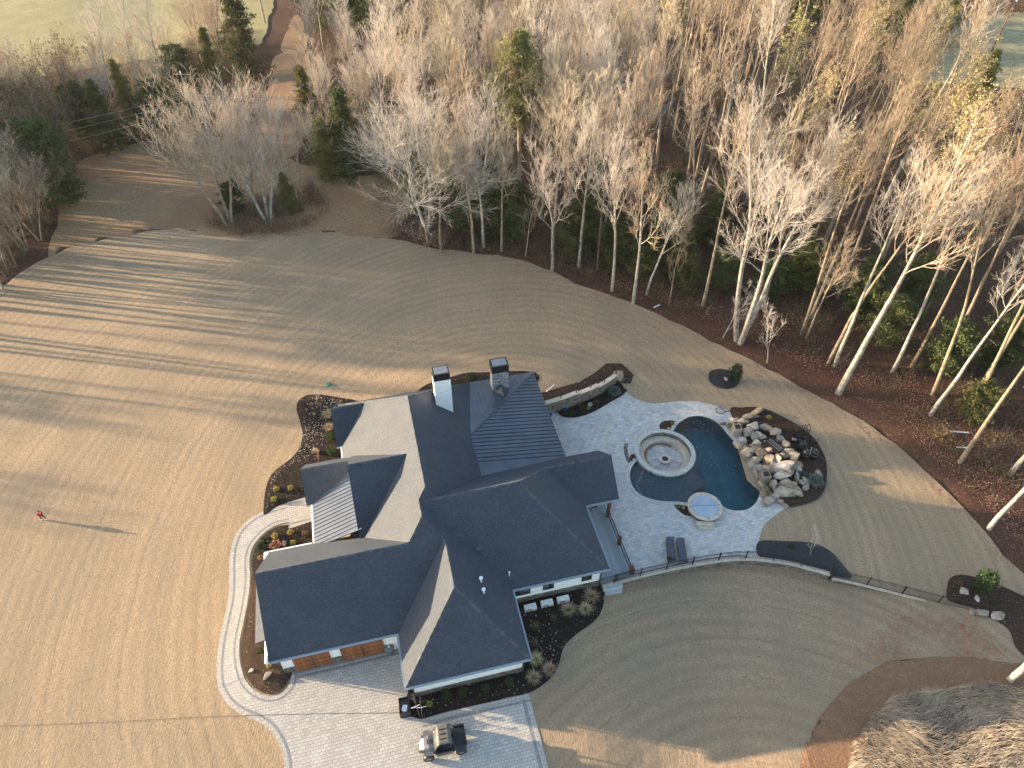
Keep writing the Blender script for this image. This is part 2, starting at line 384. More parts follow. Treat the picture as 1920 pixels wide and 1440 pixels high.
def leaf_mat(name,c1,c2,rand=.15,sc=1.2):
    m=NM(name); p=m.pos(); f=m.noise(p,sc,4,.7); c=m.ramp(f,[(.3,c1),(.7,c2)])
    oi=m.n('ShaderNodeObjectInfo').outputs['Random']; hs=m.n('ShaderNodeHueSaturation'); m.l(c,hs.inputs['Color']); m.l(m.math('MULTIPLY_ADD',oi,rand*2,1-rand),hs.inputs['Value']); m.l(m.math('MULTIPLY_ADD',m.math('FRACT',m.math('MULTIPLY',oi,3.7)),.05,.475),hs.inputs['Hue'])
    m.col(hs.outputs[0]); m.b.inputs['Roughness'].default_value=.7; m.b.inputs['Specular IOR Level'].default_value=.2
    tr=m.n('ShaderNodeBsdfTranslucent'); m.l(hs.outputs[0],tr.inputs[0]); mx=m.n('ShaderNodeMixShader'); mx.inputs[0].default_value=.25
    m.l(m.b.outputs[0],mx.inputs[1]); m.l(tr.outputs[0],mx.inputs[2]); m.l(mx.outputs[0],m.out.inputs[0]); return m.m
M['cedar']=leaf_mat('cedar foliage',(.035,.050,.018),(.115,.130,.045),.25)
M['cedar_lit']=leaf_mat('yellow green foliage',(.085,.090,.022),(.20,.20,.055),.2)
M['pine']=leaf_mat('pine needles',(.10,.11,.035),(.25,.245,.09),.12)
M['leaf_yellow']=leaf_mat('yellow leaves',(.40,.33,.14),(.60,.51,.27),.08)
M['leaf_rust']=leaf_mat('rust leaves',(.28,.13,.08),(.48,.26,.17),.15)
M['leaf_red']=leaf_mat('red leaves',(.25,.06,.055),(.40,.13,.11),.15)
M['brush']=leaf_mat('brush leaves',(.06,.055,.022),(.19,.13,.055),.2,.5)
M['shrub']=leaf_mat('shrub leaves',(.018,.040,.014),(.055,.085,.028),.2,4)
M['shrub_lime']=leaf_mat('lime shrub',(.18,.17,.03),(.36,.33,.08),.15,4)
M['shrub_blue']=leaf_mat('blue green shrub',(.06,.10,.09),(.15,.20,.18),.15,4)
M['straw']=leaf_mat('dry grass blades',(.34,.27,.15),(.58,.48,.29),.12,2)
M['straw_grey']=leaf_mat('grey dry grass',(.22,.18,.145),(.46,.38,.29),.08,.6)

# ---------------------------------------------------------------- ground heights
WALLN=[W(1024,770,0)+Vector((0,.15,0)),]  # filled below (left retaining wall, world metres)
WALLN=[Vector(p) for p in ((2.2,46.55,0),(4.8,47.55,0),(7.35,48.9,0),(9.0,50.0,0),(10.35,51.2,0))]
wallN=crom(WALLN,5)
CAPZ=lambda s: 1.55 if s<.46 else (1.30 if s<.75 else 1.12)
PATN=[W(*q) for q in [(1178,738),(1190,747),(1205,753),(1225,757),(1250,755),(1275,752),(1305,752)]]
def hN(x,y):
    h=0.0
    d=seg_dist(x,y,WALLN)
    if y>40 and d<22: h=(1.25-.45*sstep(4,10,x))*(1-sstep(0,22,d))**1.3*(1-sstep(9.5,18,x))
    if h and x>10.6: h*=sstep(0.1,3.5,seg_dist(x,y,PATN))
    return h
SEE=[tuple(W(*q)[:2]) for q in [(1900,1244),(1800,1233),(1700,1236),(1625,1262),(1565,1312),(1520,1385),(1490,1500),(1475,1700)]]
def hS(x,y): return -0.55*sstep(4.5,11,x)*(1-sstep(24,33,x))*sstep(0,7,seg_dist(x,y,SEE))
def hNone(x,y): return 0
def wob(x,y): return .35*sin(x*.07+1)*cos(y*.06)+.2*sin(x*.17+y*.11)

LAWN_EDGE=[(-420,640),(-60,548),(0,540),(40,510),(90,482),(130,464),(160,456),(250,438),(300,432),(322,430),(334,416),(342,420),(345,432),(400,439),(430,444),(470,438),(560,438),(640,436),(690,441),(700,446),(745,449),(790,461),(850,470),(930,479),(985,490),(1035,509),(1080,533),(1140,555),(1190,572),(1230,590),(1280,611),(1330,638),(1390,667),(1440,690),(1500,724),(1560,753),(1620,790),(1680,831),(1730,876),(1780,925),(1830,980),(1880,1038),(1925,1085),(2000,1150)]
rr=random.Random(5)
edge_w=[]
for i in range(len(LAWN_EDGE)-1):
    a=Vector(W(*LAWN_EDGE[i])); b=Vector(W(*LAWN_EDGE[i+1])); k=max(1,int((b-a).length/1.1))
    for j in range(k):
        p=a.lerp(b,j/k); edge_w.append(p+Vector((rr.uniform(-.16,.16),rr.uniform(-.22,.22),0)))
edge_w.append(W(*LAWN_EDGE[-1]))
# south side boundary wall (fence stands on it)
WS_PX=[(1130,1098),(1160,1091),(1190,1083),(1250,1069),(1300,1059),(1350,1051),(1390,1048),(1430,1050),(1480,1057),(1520,1067),(1556,1077)]
WS2_PX=[(1560,1083),(1620,1096),(1700,1116),(1780,1136),(1826,1146)]
wallS=crom(px(WS_PX,0.05),4); wallS2=crom(px(WS2_PX,-.05),4)
wallS_path=wallS+wallS2
main_poly = [W(p[0],p[1]) for p in ((700,1700),(-420,1700))] + edge_w + \
    [W(1925,1200), W(1850,1150)] + [p for p in reversed(wallS_path)]
PATIO_OUT_N=[(1178,738),(1190,747),(1205,753),(1225,757),(1250,755),(1275,752),(1305,752),(1330,757),(1352,765),(1375,772)]
EASTED=[(1478,950),(1462,960),(1445,972),(1432,985),(1425,1003),(1422,1022),(1425,1045)]
main_poly += [W(1427,1046)] if False else []
# the lawn sheet stops at the patio, so walk from the wall up the patio edge, round it and back to the house
lp = []
wsl=[p for p in wallS_path if p.x>=W(1427,1050).x]
lp = [W(p[0],p[1]) for p in ((640,1950),(-700,1950))] + edge_w + [W(1960,1200)] + [W(1850,1152)] + list(reversed(wsl)) \
   + px(list(reversed(EASTED))) + px([(1440,935),(1400,900),(1380,830),(1375,785)]) + px(list(reversed(PATIO_OUT_N))) + [Vector((10.9,51.0,0))] + list(reversed(wallN)) + [Vector((0,44,0)),Vector((-8,30,0)),Vector((-10,18,0))]
lawn=drape('lawn', lp, hN, 0.0, 1.3, M['lawn']); lawn['kind']='structure'
SE_EDGE=[(1960,1262),(1900,1244),(1850,1238),(1800,1233),(1750,1234),(1700,1236),(1660,1245),(1625,1262),(1595,1283),(1565,1312),(1540,1345),(1520,1385),(1505,1430),(1490,1500),(1475,1700),(1460,1950)]
se_w=crom(px(SE_EDGE),4)
ls=[Vector((-4,26,0)),Vector((6,27.8,0)),W(1130,1098)] + wallS_path + [W(1850,1152),W(1890,1175),W(1930,1232)] + se_w + [W(900,1950),W(950,1330)]
ls=[Vector((p[0],p[1],0)) for p in ls]
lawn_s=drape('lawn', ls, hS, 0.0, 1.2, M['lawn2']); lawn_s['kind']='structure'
# base ground: leaf litter, dips under the lawn and the yard
site=[(p[0],p[1]) for p in edge_w]+[tuple(W(1960,1240)[:2])]+[(p[0],p[1]) for p in se_w]+[tuple(W(-700,1950)[:2])]
def hG(x,y):
    if inside(x,y,site):
        d=seg_dist(x,y,site+[site[0]])
        if d<.7: return -.055
        return -0.06-2.8*sstep(.3,4.0,d)
    d=seg_dist(x,y,site+[site[0]])
    return -.05+wob(x,y)*sstep(2,14,d)+ .7*exp(-((x-27)**2+(y-12)**2)/40.0)
def grid(name,x0,x1,y0,y1,st,hf,mat):
    nx=int((x1-x0)/st)+1; ny=int((y1-y0)/st)+1
    xs=np.linspace(x0,x1,nx); ys=np.linspace(y0,y1,ny)
    V=np.array([(x,y,hf(x,y)) for y in ys for x in xs])
    i=np.arange(nx-1)[None,:]+np.arange(ny-1)[:,None]*nx; i=i.ravel()
    F=np.stack([i,i+1,i+1+nx,i+nx],1); return np_mesh(name,V,F,mat,smooth=True)
g=grid('ground',-170,170,-20,260,1.6,hG,M['litter']); g['kind']='structure'
far=MB(); far.box(-1500,1500,-1200,1500,-4.6,-4.0); o=far.build('ground',M['rough']); o['kind']='structure'
def zone(name,pts,mat,off,step=2.0,n=4,jit=.32):
    poly=crom(px(pts),n,True); rz_=random.Random(len(pts)); poly=[Vector((p.x+rz_.gauss(0,jit),p.y+rz_.gauss(0,jit),0)) for p in resample(poly,1.6)]; o=drape(name,poly,hG,off,step,mat); o['kind']='structure'; return o
zone('field',[(-900,260),(-300,165),(-60,160),(60,150),(230,118),(330,100),(430,95),(492,85),(508,30),(525,-30),(640,-110),(300,-160),(-400,-160),(-1100,-60)],M['field'],.14,2.5)
zone('clearing',[(90,480),(130,330),(170,296),(240,275),(330,256),(400,254),(470,250),(560,300),(640,330),(720,325),(770,345),(730,460),(560,470),(330,470),(130,500)],M['rough'],.07,2.0)
zone('grass_track',[(480,265),(495,200),(512,130),(532,80),(540,50),(552,30),(570,50),(572,110),(562,170),(556,230),(550,290)],M['rough'],.10,2.0)
zone('field',[(1700,150),(1720,95),(1800,40),(1900,20),(2100,60),(2100,180),(1980,170),(1800,160)],M['field_green'],.12,2.5)
zone('path',[(1470,1700),(1488,1500),(1503,1430),(1518,1385),(1538,1345),(1563,1312),(1593,1282),(1625,1260),(1660,1243),(1700,1234),(1750,1232),(1800,1231),(1850,1236),(1900,1242),(1990,1262),(2010,1345),(1880,1335),(1780,1315),(1700,1325),(1650,1365),(1610,1420),(1580,1480),(1570,1700)],M['dirt'],.07,1.0,jit=.07)

# ---------------------------------------------------------------- driveway, walk, patio
def ribbon(name, pts, w0, w1, z, mat, parent=None, th=0.0):
    """strip between two offsets of a path (positive = left of travel)"""
    V=[];F=[]; n=len(pts)
    for i,p in enumerate(pts):
        t=(pts[min(i+1,n-1)]-pts[max(i-1,0)]); t.z=0; t.normalize(); nn=Vector((-t.y,t.x,0))
        V+=[tuple(p+nn*w0+Vector((0,0,z-p.z))),tuple(p+nn*w1+Vector((0,0,z-p.z)))]
    for i in range(n-1): F.append((2*i,2*i+1,2*i+3,2*i+2))
    if th:
        m=len(V); V+=[(x,y,q-th) for x,y,q in V]
        for i in range(n-1):
            F.append((2*i,2*i+2,m+2*i+2,m+2*i)); F.append((2*i+1,m+2*i+1,m+2*i+3,2*i+3))
        F+= [(0,m,m+1,1),(2*n-2,2*n-1,m+2*n-1,m+2*n-2)]
    me=bpy.data.meshes.new(name); me.from_pydata(V,[],F); me.update()
    bm=bmesh.new(); bm.from_mesh(me); bmesh.ops.recalc_face_normals(bm,faces=bm.faces)
    if not th:
        for f in bm.faces:
            if f.normal.z<0: f.normal_flip()
    bm.to_mesh(me); bm.free()
    return link(name,me,mat,parent)
walk_out=crom(px([(409,1290),(406,1255),(410,1210),(418,1170),(427,1130),(430,1095),(430,1060),(433,1030),(441,1005),(456,984),(480,966),(508,954),(538,946)]),5)
walk_in=crom(px([(458,1272),(450,1240),(449,1208),(454,1178),(462,1140),(467,1108),(469,1082),(468,1050),(473,1028),(485,1010),(501,995),(521,984),(542,979)]),5)
wc=[(a+b)/2 for a,b in zip(walk_out,walk_in)]
walk_poly=walk_out+[W(537,938),W(600,924),W(607,974),W(539,992)]+list(reversed(walk_in))
wk=drape('walkway',walk_poly,flat0,.035,1.5,M['pave'],skirt=.05); wk['kind']='structure'
def offs(pts,d,z=0):
    out=[];n=len(pts)
    for i,p in enumerate(pts):
        t=(pts[min(i+1,n-1)]-pts[max(i-1,0)]); t.z=0; t.normalize(); out.append(p+Vector((-t.y,t.x,0))*d)
    return out
ribbon('paver_edge',walk_out,-.30,0,.039,M['pave_edge'],wk); ribbon('paver_band',walk_out,-.44,-.30,.041,M['band'],wk)
ribbon('paver_edge',walk_in,0,.26,.039,M['pave_edge'],wk); ribbon('paver_band',walk_in,.26,.40,.041,M['band'],wk)
ap=[W(537,938),W(600,924)]; ap2=[W(539,992),W(607,974)]
ribbon('paver_band',ap,-.55,-.40,.043,M['band'],wk); ribbon('paver_band',ap2,.35,.5,.043,M['band'],wk)
ribbon('paver_band',[W(537,938)+Vector((.42,-.35,0)),W(538,947)+Vector((.42,-.1,0))],-.07,.07,.044,M['band'],wk)
# driveway
dw_left=crom(px([(409,1290),(425,1318),(450,1338),(478,1350),(503,1366),(521,1392),(531,1420),(534,1450),(537,1500),(545,1700),(556,1900)]),5)
dw_bed=crom(px([(458,1272),(473,1291),(497,1304),(518,1304),(536,1293),(545,1277),(546,1264)]),5)
dw_right=px([(992,1301),(1003,1345),(1015,1390),(1028,1440),(1048,1520),(1090,1700),(1120,1900)])
dw_top=px([(756,1340),(790,1349),(842,1334),(900,1321),(950,1310),(992,1301)])
dpoly=dw_left+list(reversed(dw_right))+list(reversed(dw_top))+px([(765,1300),(752,1210),(640,1228),(546,1255)])+list(reversed(dw_bed))
dw=drape('driveway',dpoly,flat0,.025,1.5,M['pave'],skirt=.06); dw['kind']='structure'
ribbon('paver_edge',dw_left,0,.30,.029,M['pave_edge'],dw); ribbon('paver_band',dw_left,.30,.46,.031,M['band'],dw)
ribbon('paver_edge',dw_bed,-.26,0,.029,M['pave_edge'],dw); ribbon('paver_band',dw_bed,-.40,-.26,.031,M['band'],dw)
ribbon('paver_edge',dw_right,-.34,0,.029,M['pave_edge'],dw); ribbon('paver_band',dw_right,-.58,-.34,.031,M['band'],dw)
ribbon('paver_edge',dw_top[1:],-.30,0,.0335,M['pave_edge'],dw); ribbon('paver_band',dw_top[1:],-.55,-.38,.0365,M['band'],dw)
ribbon('paver_band',px([(552,1271),(640,1251),(752,1224)]),-.1,.1,.033,M['band'],dw)
ribbon('paver_band',px([(552,1271),(640,1251),(752,1224)]),.24,.40,.033,M['band'],dw)
# patio with the pool and the sunken fire pit cut out
POOL=[(1262,808),(1272,794),(1290,783),(1312,780),(1334,786),(1352,799),(1366,816),(1384,836),(1402,860),(1418,888),(1426,910),(1424,928),(1416,944),(1402,955),(1383,958),(1365,955),(1350,947),(1338,944),(1300,944),(1270,941),(1240,940),(1215,934),(1197,925),(1184,908),(1181,888),(1187,872),(1200,860),(1225,840),(1250,820)]
FP=Vector((14.0,42.1,0)); FR=2.78
SPA=Vector((16.35,35.75,0)); SR=1.5
pool_w=crom(px(POOL),4,True)
fp_hole=[Vector((FP.x+(FR-.05)*cos(a),FP.y+(FR-.05)*sin(a),0)) for a in [2*pi*k/48 for k in range(48)]]
# pool and pit overlap: the hole is the union, made as the pool outline walked round outside the pit
pool_only=[p for p in pool_w if (p-FP).length>FR-.05]
ang=lambda p: atan2(p.y-FP.y,p.x-FP.x)
# rotate list so it starts after the pit gap
gap=max(range(len(pool_only)),key=lambda i:(pool_only[(i+1)%len(pool_only)]-pool_only[i]).length)
pool_only=pool_only[gap+1:]+pool_only[:gap+1]
a0=ang(pool_only[-1]); a1=ang(pool_only[0])
while a1>a0: a1-=2*pi
arc_out=[Vector((FP.x+(FR-.05)*cos(a0+(a1-a0)*k/40),FP.y+(FR-.05)*sin(a0+(a1-a0)*k/40),0)) for k in range(1,40)]
if (a0-a1)<pi: # use the long way round the west side
    a1-=0
hole=pool_only+arc_out
PO=list(px([(1426,1046),(1390,1041),(1350,1044),(1300,1052),(1250,1062),(1190,1076)]))+[Vector((9.0,29.0,0)),Vector((8.0,33.8,0)),Vector((6.0,39.0,0)),Vector((3.0,45.5,0)),Vector((3.9,47.0,0))]
PO+=wallN[2:]+[Vector((10.9,51.0,0))]
PO+=px(PATIO_OUT_N)+px([(1385,785),(1400,840),(1430,900),(1455,940),(1478,950)])+px(EASTED[1:])
patio=drape('patio',PO,flat0,.02,1.6,M['trav'],holes=[hole],skirt=.3); patio['kind']='structure'

# ---------------------------------------------------------------- pool
pool=tag(empty('swimming_pool',(0,0,0)),'freeform swimming pool with dark blue water and grey tanning ledge in the patio','swimming pool')
m=NM('pool plaster'); p_=m.pos(); m.col(m.ramp(m.noise(p_,1.2,5,.6),[(.3,(.020,.135,.165)),(.7,(.035,.19,.22))])); M['plaster']=m.set(.7,0,.3)
M['ledge']=mat2('pebble ledge',(.12,.125,.13),(.18,.185,.19),5,.8,.3,.01,world=True)
m=NM('pool water'); tr=m.n('ShaderNodeBsdfTransparent'); tr.inputs[0].default_value=(.66,.84,.90,1); gl=m.n('ShaderNodeBsdfGlossy'); gl.inputs['Roughness'].default_value=.03; gl.inputs[0].default_value=(1,1,1,1)
fz=m.n('ShaderNodeFresnel'); fz.inputs[0].default_value=1.33; mx=m.n('ShaderNodeMixShader'); m.l(fz.outputs[0],mx.inputs[0]); m.l(tr.outputs[0],mx.inputs[1]); m.l(gl.outputs[0],mx.inputs[2]); m.l(mx.outputs[0],m.out.inputs[0])
bp_=m.n('ShaderNodeBump'); bp_.inputs['Strength'].default_value=.03; bp_.inputs['Distance'].default_value=.03; m.l(m.noise(m.pos(),1.6,3,.5),bp_.inputs['Height']); m.l(bp_.outputs[0],gl.inputs['Normal']); m.l(bp_.outputs[0],fz.inputs['Normal'])
M['water']=m.m
pw=[Vector((p.x,p.y,0)) for p in pool_w]
pit_hole=[Vector((FP.x+2.7*cos(2*pi*k/40),FP.y+2.7*sin(2*pi*k/40),0)) for k in range(40)]
wat=drape('water',pw,flat0,-.10,1.5,M['water'],parent=pool,holes=[pit_hole])
LEDGE=crom(px([(1300,880),(1312,884),(1320,898),(1324,908),(1303,914),(1301,925),(1304,945),(1297,960)]),3)
mb=MB(); rg=[Vector((p.x,p.y,0)) for p in resample(pool_w,.5)]; n=len(rg)
mb.v=[(p.x,p.y,.0) for p in rg]+[(p.x,p.y,-1.75) for p in rg]; mb.f=[(i,(i+1)%n,n+(i+1)%n,n+i) for i in range(n) if ((rg[i]+rg[(i+1)%n])/2-FP).length>2.72]; mb.mi=[0]*len(mb.f)
mb.build('basin_wall',M['plaster'],pool); drape('basin_floor',pw,flat0,-1.7,3,M['plaster'],parent=pool)
def clip_region(cond): return cond
# tanning ledge: the pool west of the ledge line
lpoly=[p for p in pool_w]
ledge_pts=px([(1300,880),(1316,892),(1323,906),(1303,914),(1301,926),(1303,946),(1270,943),(1240,941.5),(1215,936),(1196,926),(1183,908),(1180,888),(1186,872),(1200,859),(1240,850),(1280,860)])
ledge_w=crom(ledge_pts,3,True)
drape('tanning_ledge',ledge_w,flat0,-.42,1.5,M['ledge'],parent=pool,skirt=1.2,holes=[pit_hole],noholeskirt=True,sk_skip=lambda x,y: hypot(x-FP.x,y-FP.y)<2.85)
st=crom(px([(1303,914),(1316,916),(1320,924),(1318,935),(1313,948),(1301,948),(1300,930)]),2,True); drape('step',st,flat0,-.78,2,M['ledge'],parent=pool,skirt=1.0)
bench=crom(px([(1383,850),(1394,870),(1402,895),(1412,906),(1424,914),(1424,906),(1408,884),(1392,860)]),3,True); drape('bench',bench,flat0,-.75,2,M['plaster'],parent=pool,skirt=1.0)
# coping strip
cop=[Vector((p.x,p.y,0)) for p in pool_only]
ribbon('coping',crom(cop,1),-.02,.34,.035,M['coping'],pool,th=.10) if False else None
def area2(P): return sum(P[i].x*P[(i+1)%len(P)].y-P[(i+1)%len(P)].x*P[i].y for i in range(len(P)))
sgn=-1 if area2(pool_w)>0 else 1
ribbon('coping',[Vector(p) for p in pool_only],min(0,sgn*.34),max(0,sgn*.34),.045,M['coping'],pool,th=.14)
# a few leaves floating
# sunken fire pit lounge
fire=tag(empty('fire_pit_lounge',(FP.x,FP.y,0)),'round sunken stone seating pit with a gas fire bowl beside the pool','fire pit')
mb=MB(); mb.lathe(0,0,[(2.35,.10),(2.78,.10),(2.78,-1.7),(2.74,-1.7),(2.35,-.02)],64); mb.build('rim',M['coping'],fire)
mb=MB(); mb.lathe(0,0,[(2.36,.06),(2.36,-.42)],64); mb.build('inner_wall',M['stone'],fire)
mb=MB(); mb.lathe(0,0,[(2.37,-.40),(1.86,-.40),(1.83,-.44),(1.83,-.9)],64); mb.build('bench_seat',M['cap'],fire)
mb=MB(); mb.lathe(0,0,[(1.9,-.82),(0.01,-.82)],48); mb.build('pit_floor',M['trav'],fire)
mb=MB(); mb.lathe(.05,-.35,[(.30,-.62),(.30,-.45),(.52,-.45),(.55,-.5),(.50,-.82)],32); mb.build('fire_bowl',M['cap'],fire)
mb=MB(); mb.lathe(.05,-.35,[(.31,-.52),(.01,-.50)],24); mb.build('burner',M['black'],fire)
for k in range(3): # curved steps on the west side
    mb=MB(); a0_=radians(163); a1_=radians(200); r0=2.75+.32*k; r1=r0+.34; z=-.30+.10*k; V=[];F=[]; N=10
    for i in range(N+1):
        a=a0_+(a1_-a0_)*i/N
        for r_,zz in ((r0,z),(r1,z),(r1,-.9),(r0,-.9)): V.append((r_*cos(a),r_*sin(a),zz+.42))
    for i in range(N):
        b=i*4
        F+=[(b,b+4,b+5,b+1),(b+1,b+5,b+6,b+2),(b+3,b,b+4,b+7) if False else (b,b+3,b+7,b+4)]
    F+=[(0,1,2,3),(4*N,4*N+3,4*N+2,4*N+1)]
    mb.add([(x,y,zz-.28) for x,y,zz in V],F); mb.build('step',M['stone'] if k==2 else M['cap'],fire)
rl=random.Random(9); mb=MB()
for i in range(420):
    a=rl.uniform(radians(55),radians(245)) if i%4 else rl.uniform(0,6.28); r_=1.78-abs(rl.gauss(0,.13)); s_=rl.uniform(.03,.07); x,y=r_*cos(a),r_*sin(a); z=-.80+rl.uniform(0,.05); q=rl.uniform(0,3)
    mb.add([(x+s_*cos(q),y+s_*sin(q),z),(x-s_*sin(q),y+s_*cos(q),z+.02),(x-s_*cos(q),y-s_*sin(q),z),(x+s_*sin(q),y-s_*cos(q),z+.015)],[(0,1,2,3)])
mb.build('leaf_drift',M['leaf_rust'],fire)['kind']='stuff'
# spa
spa=tag(empty('hot_tub',(SPA.x,SPA.y,0)),'round raised stone hot tub under a pale blue two-piece cover','hot tub')
mb=MB(); mb.lathe(0,0,[(1.38,0),(1.38,.42)],48); mb.build('tub_wall',M['stone'],spa)
mb=MB(); mb.lathe(0,0,[(1.0,.42),(1.0,.50),(1.46,.50),(1.46,.42),(1.36,.41)],48); mb.build('rim',M['cap'],spa)
M['cover']=mat2('vinyl cover',(.27,.33,.41),(.32,.38,.46),1.5,.5,.15,.02)
mb=MB(); mb.lathe(0,0,[(1.10,.50),(1.10,.56),(1.04,.585),(0.01,.60)],48); cv=mb.build('cover',M['cover'],spa,True)
mb=MB(); mb.box(-1.06,1.06,-.012,.012,.585,.607); mb.build('fold_seam',M['trim_dark'],cv)
for a in (0.1,1.65,3.2,4.75):
    mb=MB(); mb.obox((1.17*cos(a),1.17*sin(a),0),(cos(a),sin(a),0),(-sin(a),cos(a),0),.16,.025,.503,.52); mb.build('strap',M['trim_dark'],cv)
for k in range(2):
    mb=MB(); mb.obox((-.25+.06*k,-1.62-.22*k,0),(1,-.05,0),(0.05,1,0),.72-.05*k,.20,0,.32-.15*k); mb.build('step',M['cap'],spa)

# ---------------------------------------------------------------- planting beds
def bed(name,pts,mat,off=.05,hf=flat0,step=.8,edge=None,n=4):
    poly=[Vector((p.x,p.y,0)) for p in crom(px(pts),n,True)]
    def h(x,y): 
        d=seg_dist(x,y,poly+[poly[0]]); return hf(x,y)+.10*sstep(0,.6,d)+.03*sin(x*5)*sin(y*4.3)*sstep(0,.5,d)
    o=drape(name,poly,h,off,step*.6,mat); o['kind']='structure'
    return o
bed('planting_bed',[(575,742),(560,752),(556,768),(561,785),(566,805),(567,822),(562,838),(550,856),(530,872),(512,887),(502,905),(497,925),(495,945),(496,966),(520,950),(538,943),(600,925),(700,900),(760,790),(760,745),(700,752),(650,748),(615,742),(595,740)],M['mulch'])
bed('planting_bed',[(800,728),(845,716),(878,709),(905,710),(1000,712),(990,740),(830,760),(780,750)],M['mulch'],hf=hN)
bed('planting_bed',[(541,985),(521,988),(503,998),(490,1012),(478,1030),(473,1050),(474,1075),(480,1110),(560,1100),(620,1010),(605,975),(545,991)],M['mulch'])
bed('planting_bed',[(474,1080),(471,1110),(465,1142),(458,1180),(453,1210),(454,1240),(462,1268),(477,1289),(498,1301),(517,1300),(532,1290),(541,1276),(548,1262),(560,1230),(540,1100),(500,1080)],M['mulch_brown'])
bed('planting_bed',[(757,1335),(790,1347),(842,1332),(900,1320),(950,1308),(992,1299),(1020,1283),(1040,1262),(1050,1238),(1058,1212),(1080,1190),(1105,1172),(1122,1155),(1131,1135),(1132,1118),(1124,1098),(1000,1090),(940,1200),(780,1280),(765,1300)],M['mulch'],hf=hS)
bed('planting_bed',[(1049,778),(1060,783),(1080,783),(1100,778),(1122,768),(1145,754),(1165,743),(1176,732),(1178,718),(1168,702),(1154,700),(1152,722),(1128,737),(1104,749),(1076,760),(1045,768)],M['mulch'])
bn=[Vector((p.x-.5,p.y+1.1,0)) for p in reversed(wallN)]
BN=[Vector((2.0,48.2,0)),Vector((4.3,49.1,0)),Vector((6.6,50.2,0)),Vector((8.2,51.6,0)),Vector((9.6,53.2,0)),Vector((11.2,53.3,0)),Vector((12.3,51.9,0)),Vector((11.9,50.9,0)),Vector((10.6,51.0,0))]
o=drape('planting_bed',BN+list(reversed(wallN)),hN,.06,.6,M['mulch_brown']); o['kind']='structure'
bed('planting_bed',[(1332,697),(1350,692),(1372,697),(1386,709),(1385,720),(1373,728),(1352,729),(1336,721),(1328,709)],M['fabric'])
bed('planting_bed',[(1422,1016),(1470,1015),(1520,1018),(1551,1030),(1568,1045),(1582,1062),(1597,1083),(1570,1082),(1540,1072),(1480,1055),(1425,1046)],M['fabric'])
bed('planting_bed',[(1368,770),(1395,765),(1430,767),(1470,785),(1505,805),(1530,830),(1546,860),(1549,895),(1542,925),(1520,942),(1478,951),(1450,930),(1430,880),(1400,830)],M['mulch_brown'])
bed('planting_bed',[(1776,1098),(1782,1084),(1800,1078),(1830,1083),(1880,1100),(1960,1150),(1985,1260),(1935,1240),(1905,1215),(1890,1180),(1850,1155),(1826,1140),(1778,1126)],M['mulch_brown'])
bed('planting_bed',[(1241,808),(1236,798),(1245,790),(1262,789),(1266,794),(1255,808)],M['mulch_brown'],off=.03)
bed('planting_bed',[(1181,862),(1183,853),(1196,852),(1197,856),(1190,872)],M['mulch_brown'],off=.03)
bed('planting_bed',[(1263,946),(1285,947),(1294,960),(1296,968),(1280,964)],M['mulch_brown'],off=.03)
for nm,pts in (('edging',[(1478,951),(1520,942),(1542,925),(1549,895),(1546,860),(1530,830),(1505,805),(1470,785),(1430,767),(1395,765)]),):
    o=ribbon(nm,crom(px(pts),5),-.03,.03,.12,M['trim_dark'],th=.14); tag(o,'black edging strip curving round the rock waterfall bed','edging')

# ---------------------------------------------------------------- house (local metres, x along the front)
house=tag(empty('house',(-7,19.4,0),TH),'large one-storey house with steep charcoal shingle hip roofs and white siding','house')
T=.93
def roofv(x0,x1,y0,y1,e,ridge,ends,t=T,mat='shingle',name='roof',th=.22):
    """ridge 'x' or 'y'; ends: (low end, high end) each 'hip' or 'gable'"""
    mb=MB()
    if ridge=='y':
        hw=(x1-x0)/2; cx=(x0+x1)/2; zr=e+hw*t
        a=(cx,y0+(hw if ends[0]=='hip' else 0),zr); b=(cx,y1-(hw if ends[1]=='hip' else 0),zr)
        V=[(x0,y0,e),(x1,y0,e),(x1,y1,e),(x0,y1,e),a,b]
        F=[((0,1,4),ends[0]),((1,2,5,4),'s'),((2,3,5),ends[1]),((3,0,4,5),'s')]
    else:
        hw=(y1-y0)/2; cy=(y0+y1)/2; zr=e+hw*t
        a=(x0+(hw if ends[0]=='hip' else 0),cy,zr); b=(x1-(hw if ends[1]=='hip' else 0),cy,zr)
        V=[(x0,y0,e),(x1,y0,e),(x1,y1,e),(x0,y1,e),a,b]
        F=[((0,1,5,4),'s'),((1,2,5),ends[1]),((2,3,4,5),'s'),((3,0,4),ends[0])]
    V+=[(x,y,z-th) for x,y,z in V[:4]]
    for f,k in F: mb.add([V[i] for i in f],[tuple(range(len(f)))],1 if k=='gable' else 0)
    for i in range(4):
        j=(i+1)%4; mb.add([V[i],V[j],V[6+j],V[6+i]],[(3,2,1,0)],2)
    mb.add(V[6:],[(3,2,1,0)],2)
    return mb.build(name,[M[mat],M['white'],M['gutter']],house)
roofv(0,8.5,0,9.5,3.0,'y',('hip','gable'))
roofv(-8.78,2.3,3.9,12.7,3.003,'x',('gable','gable'))
roofv(-2.65,8.512,3.907,12.2,3.006,'y',('hip','gable'))
roofv(-2.641,9.70,5.45,27.3,2.995,'y',('hip','hip'))
roofv(3.0,15.95,5.27,16.45,3.002,'x',('gable','hip'))
roofv(9.0,18.85,11.15,16.41,3.010,'x',('hip','gable'))
roofv(-3.08,4.0,22.12,27.08,2.99,'x',('gable','hip'))
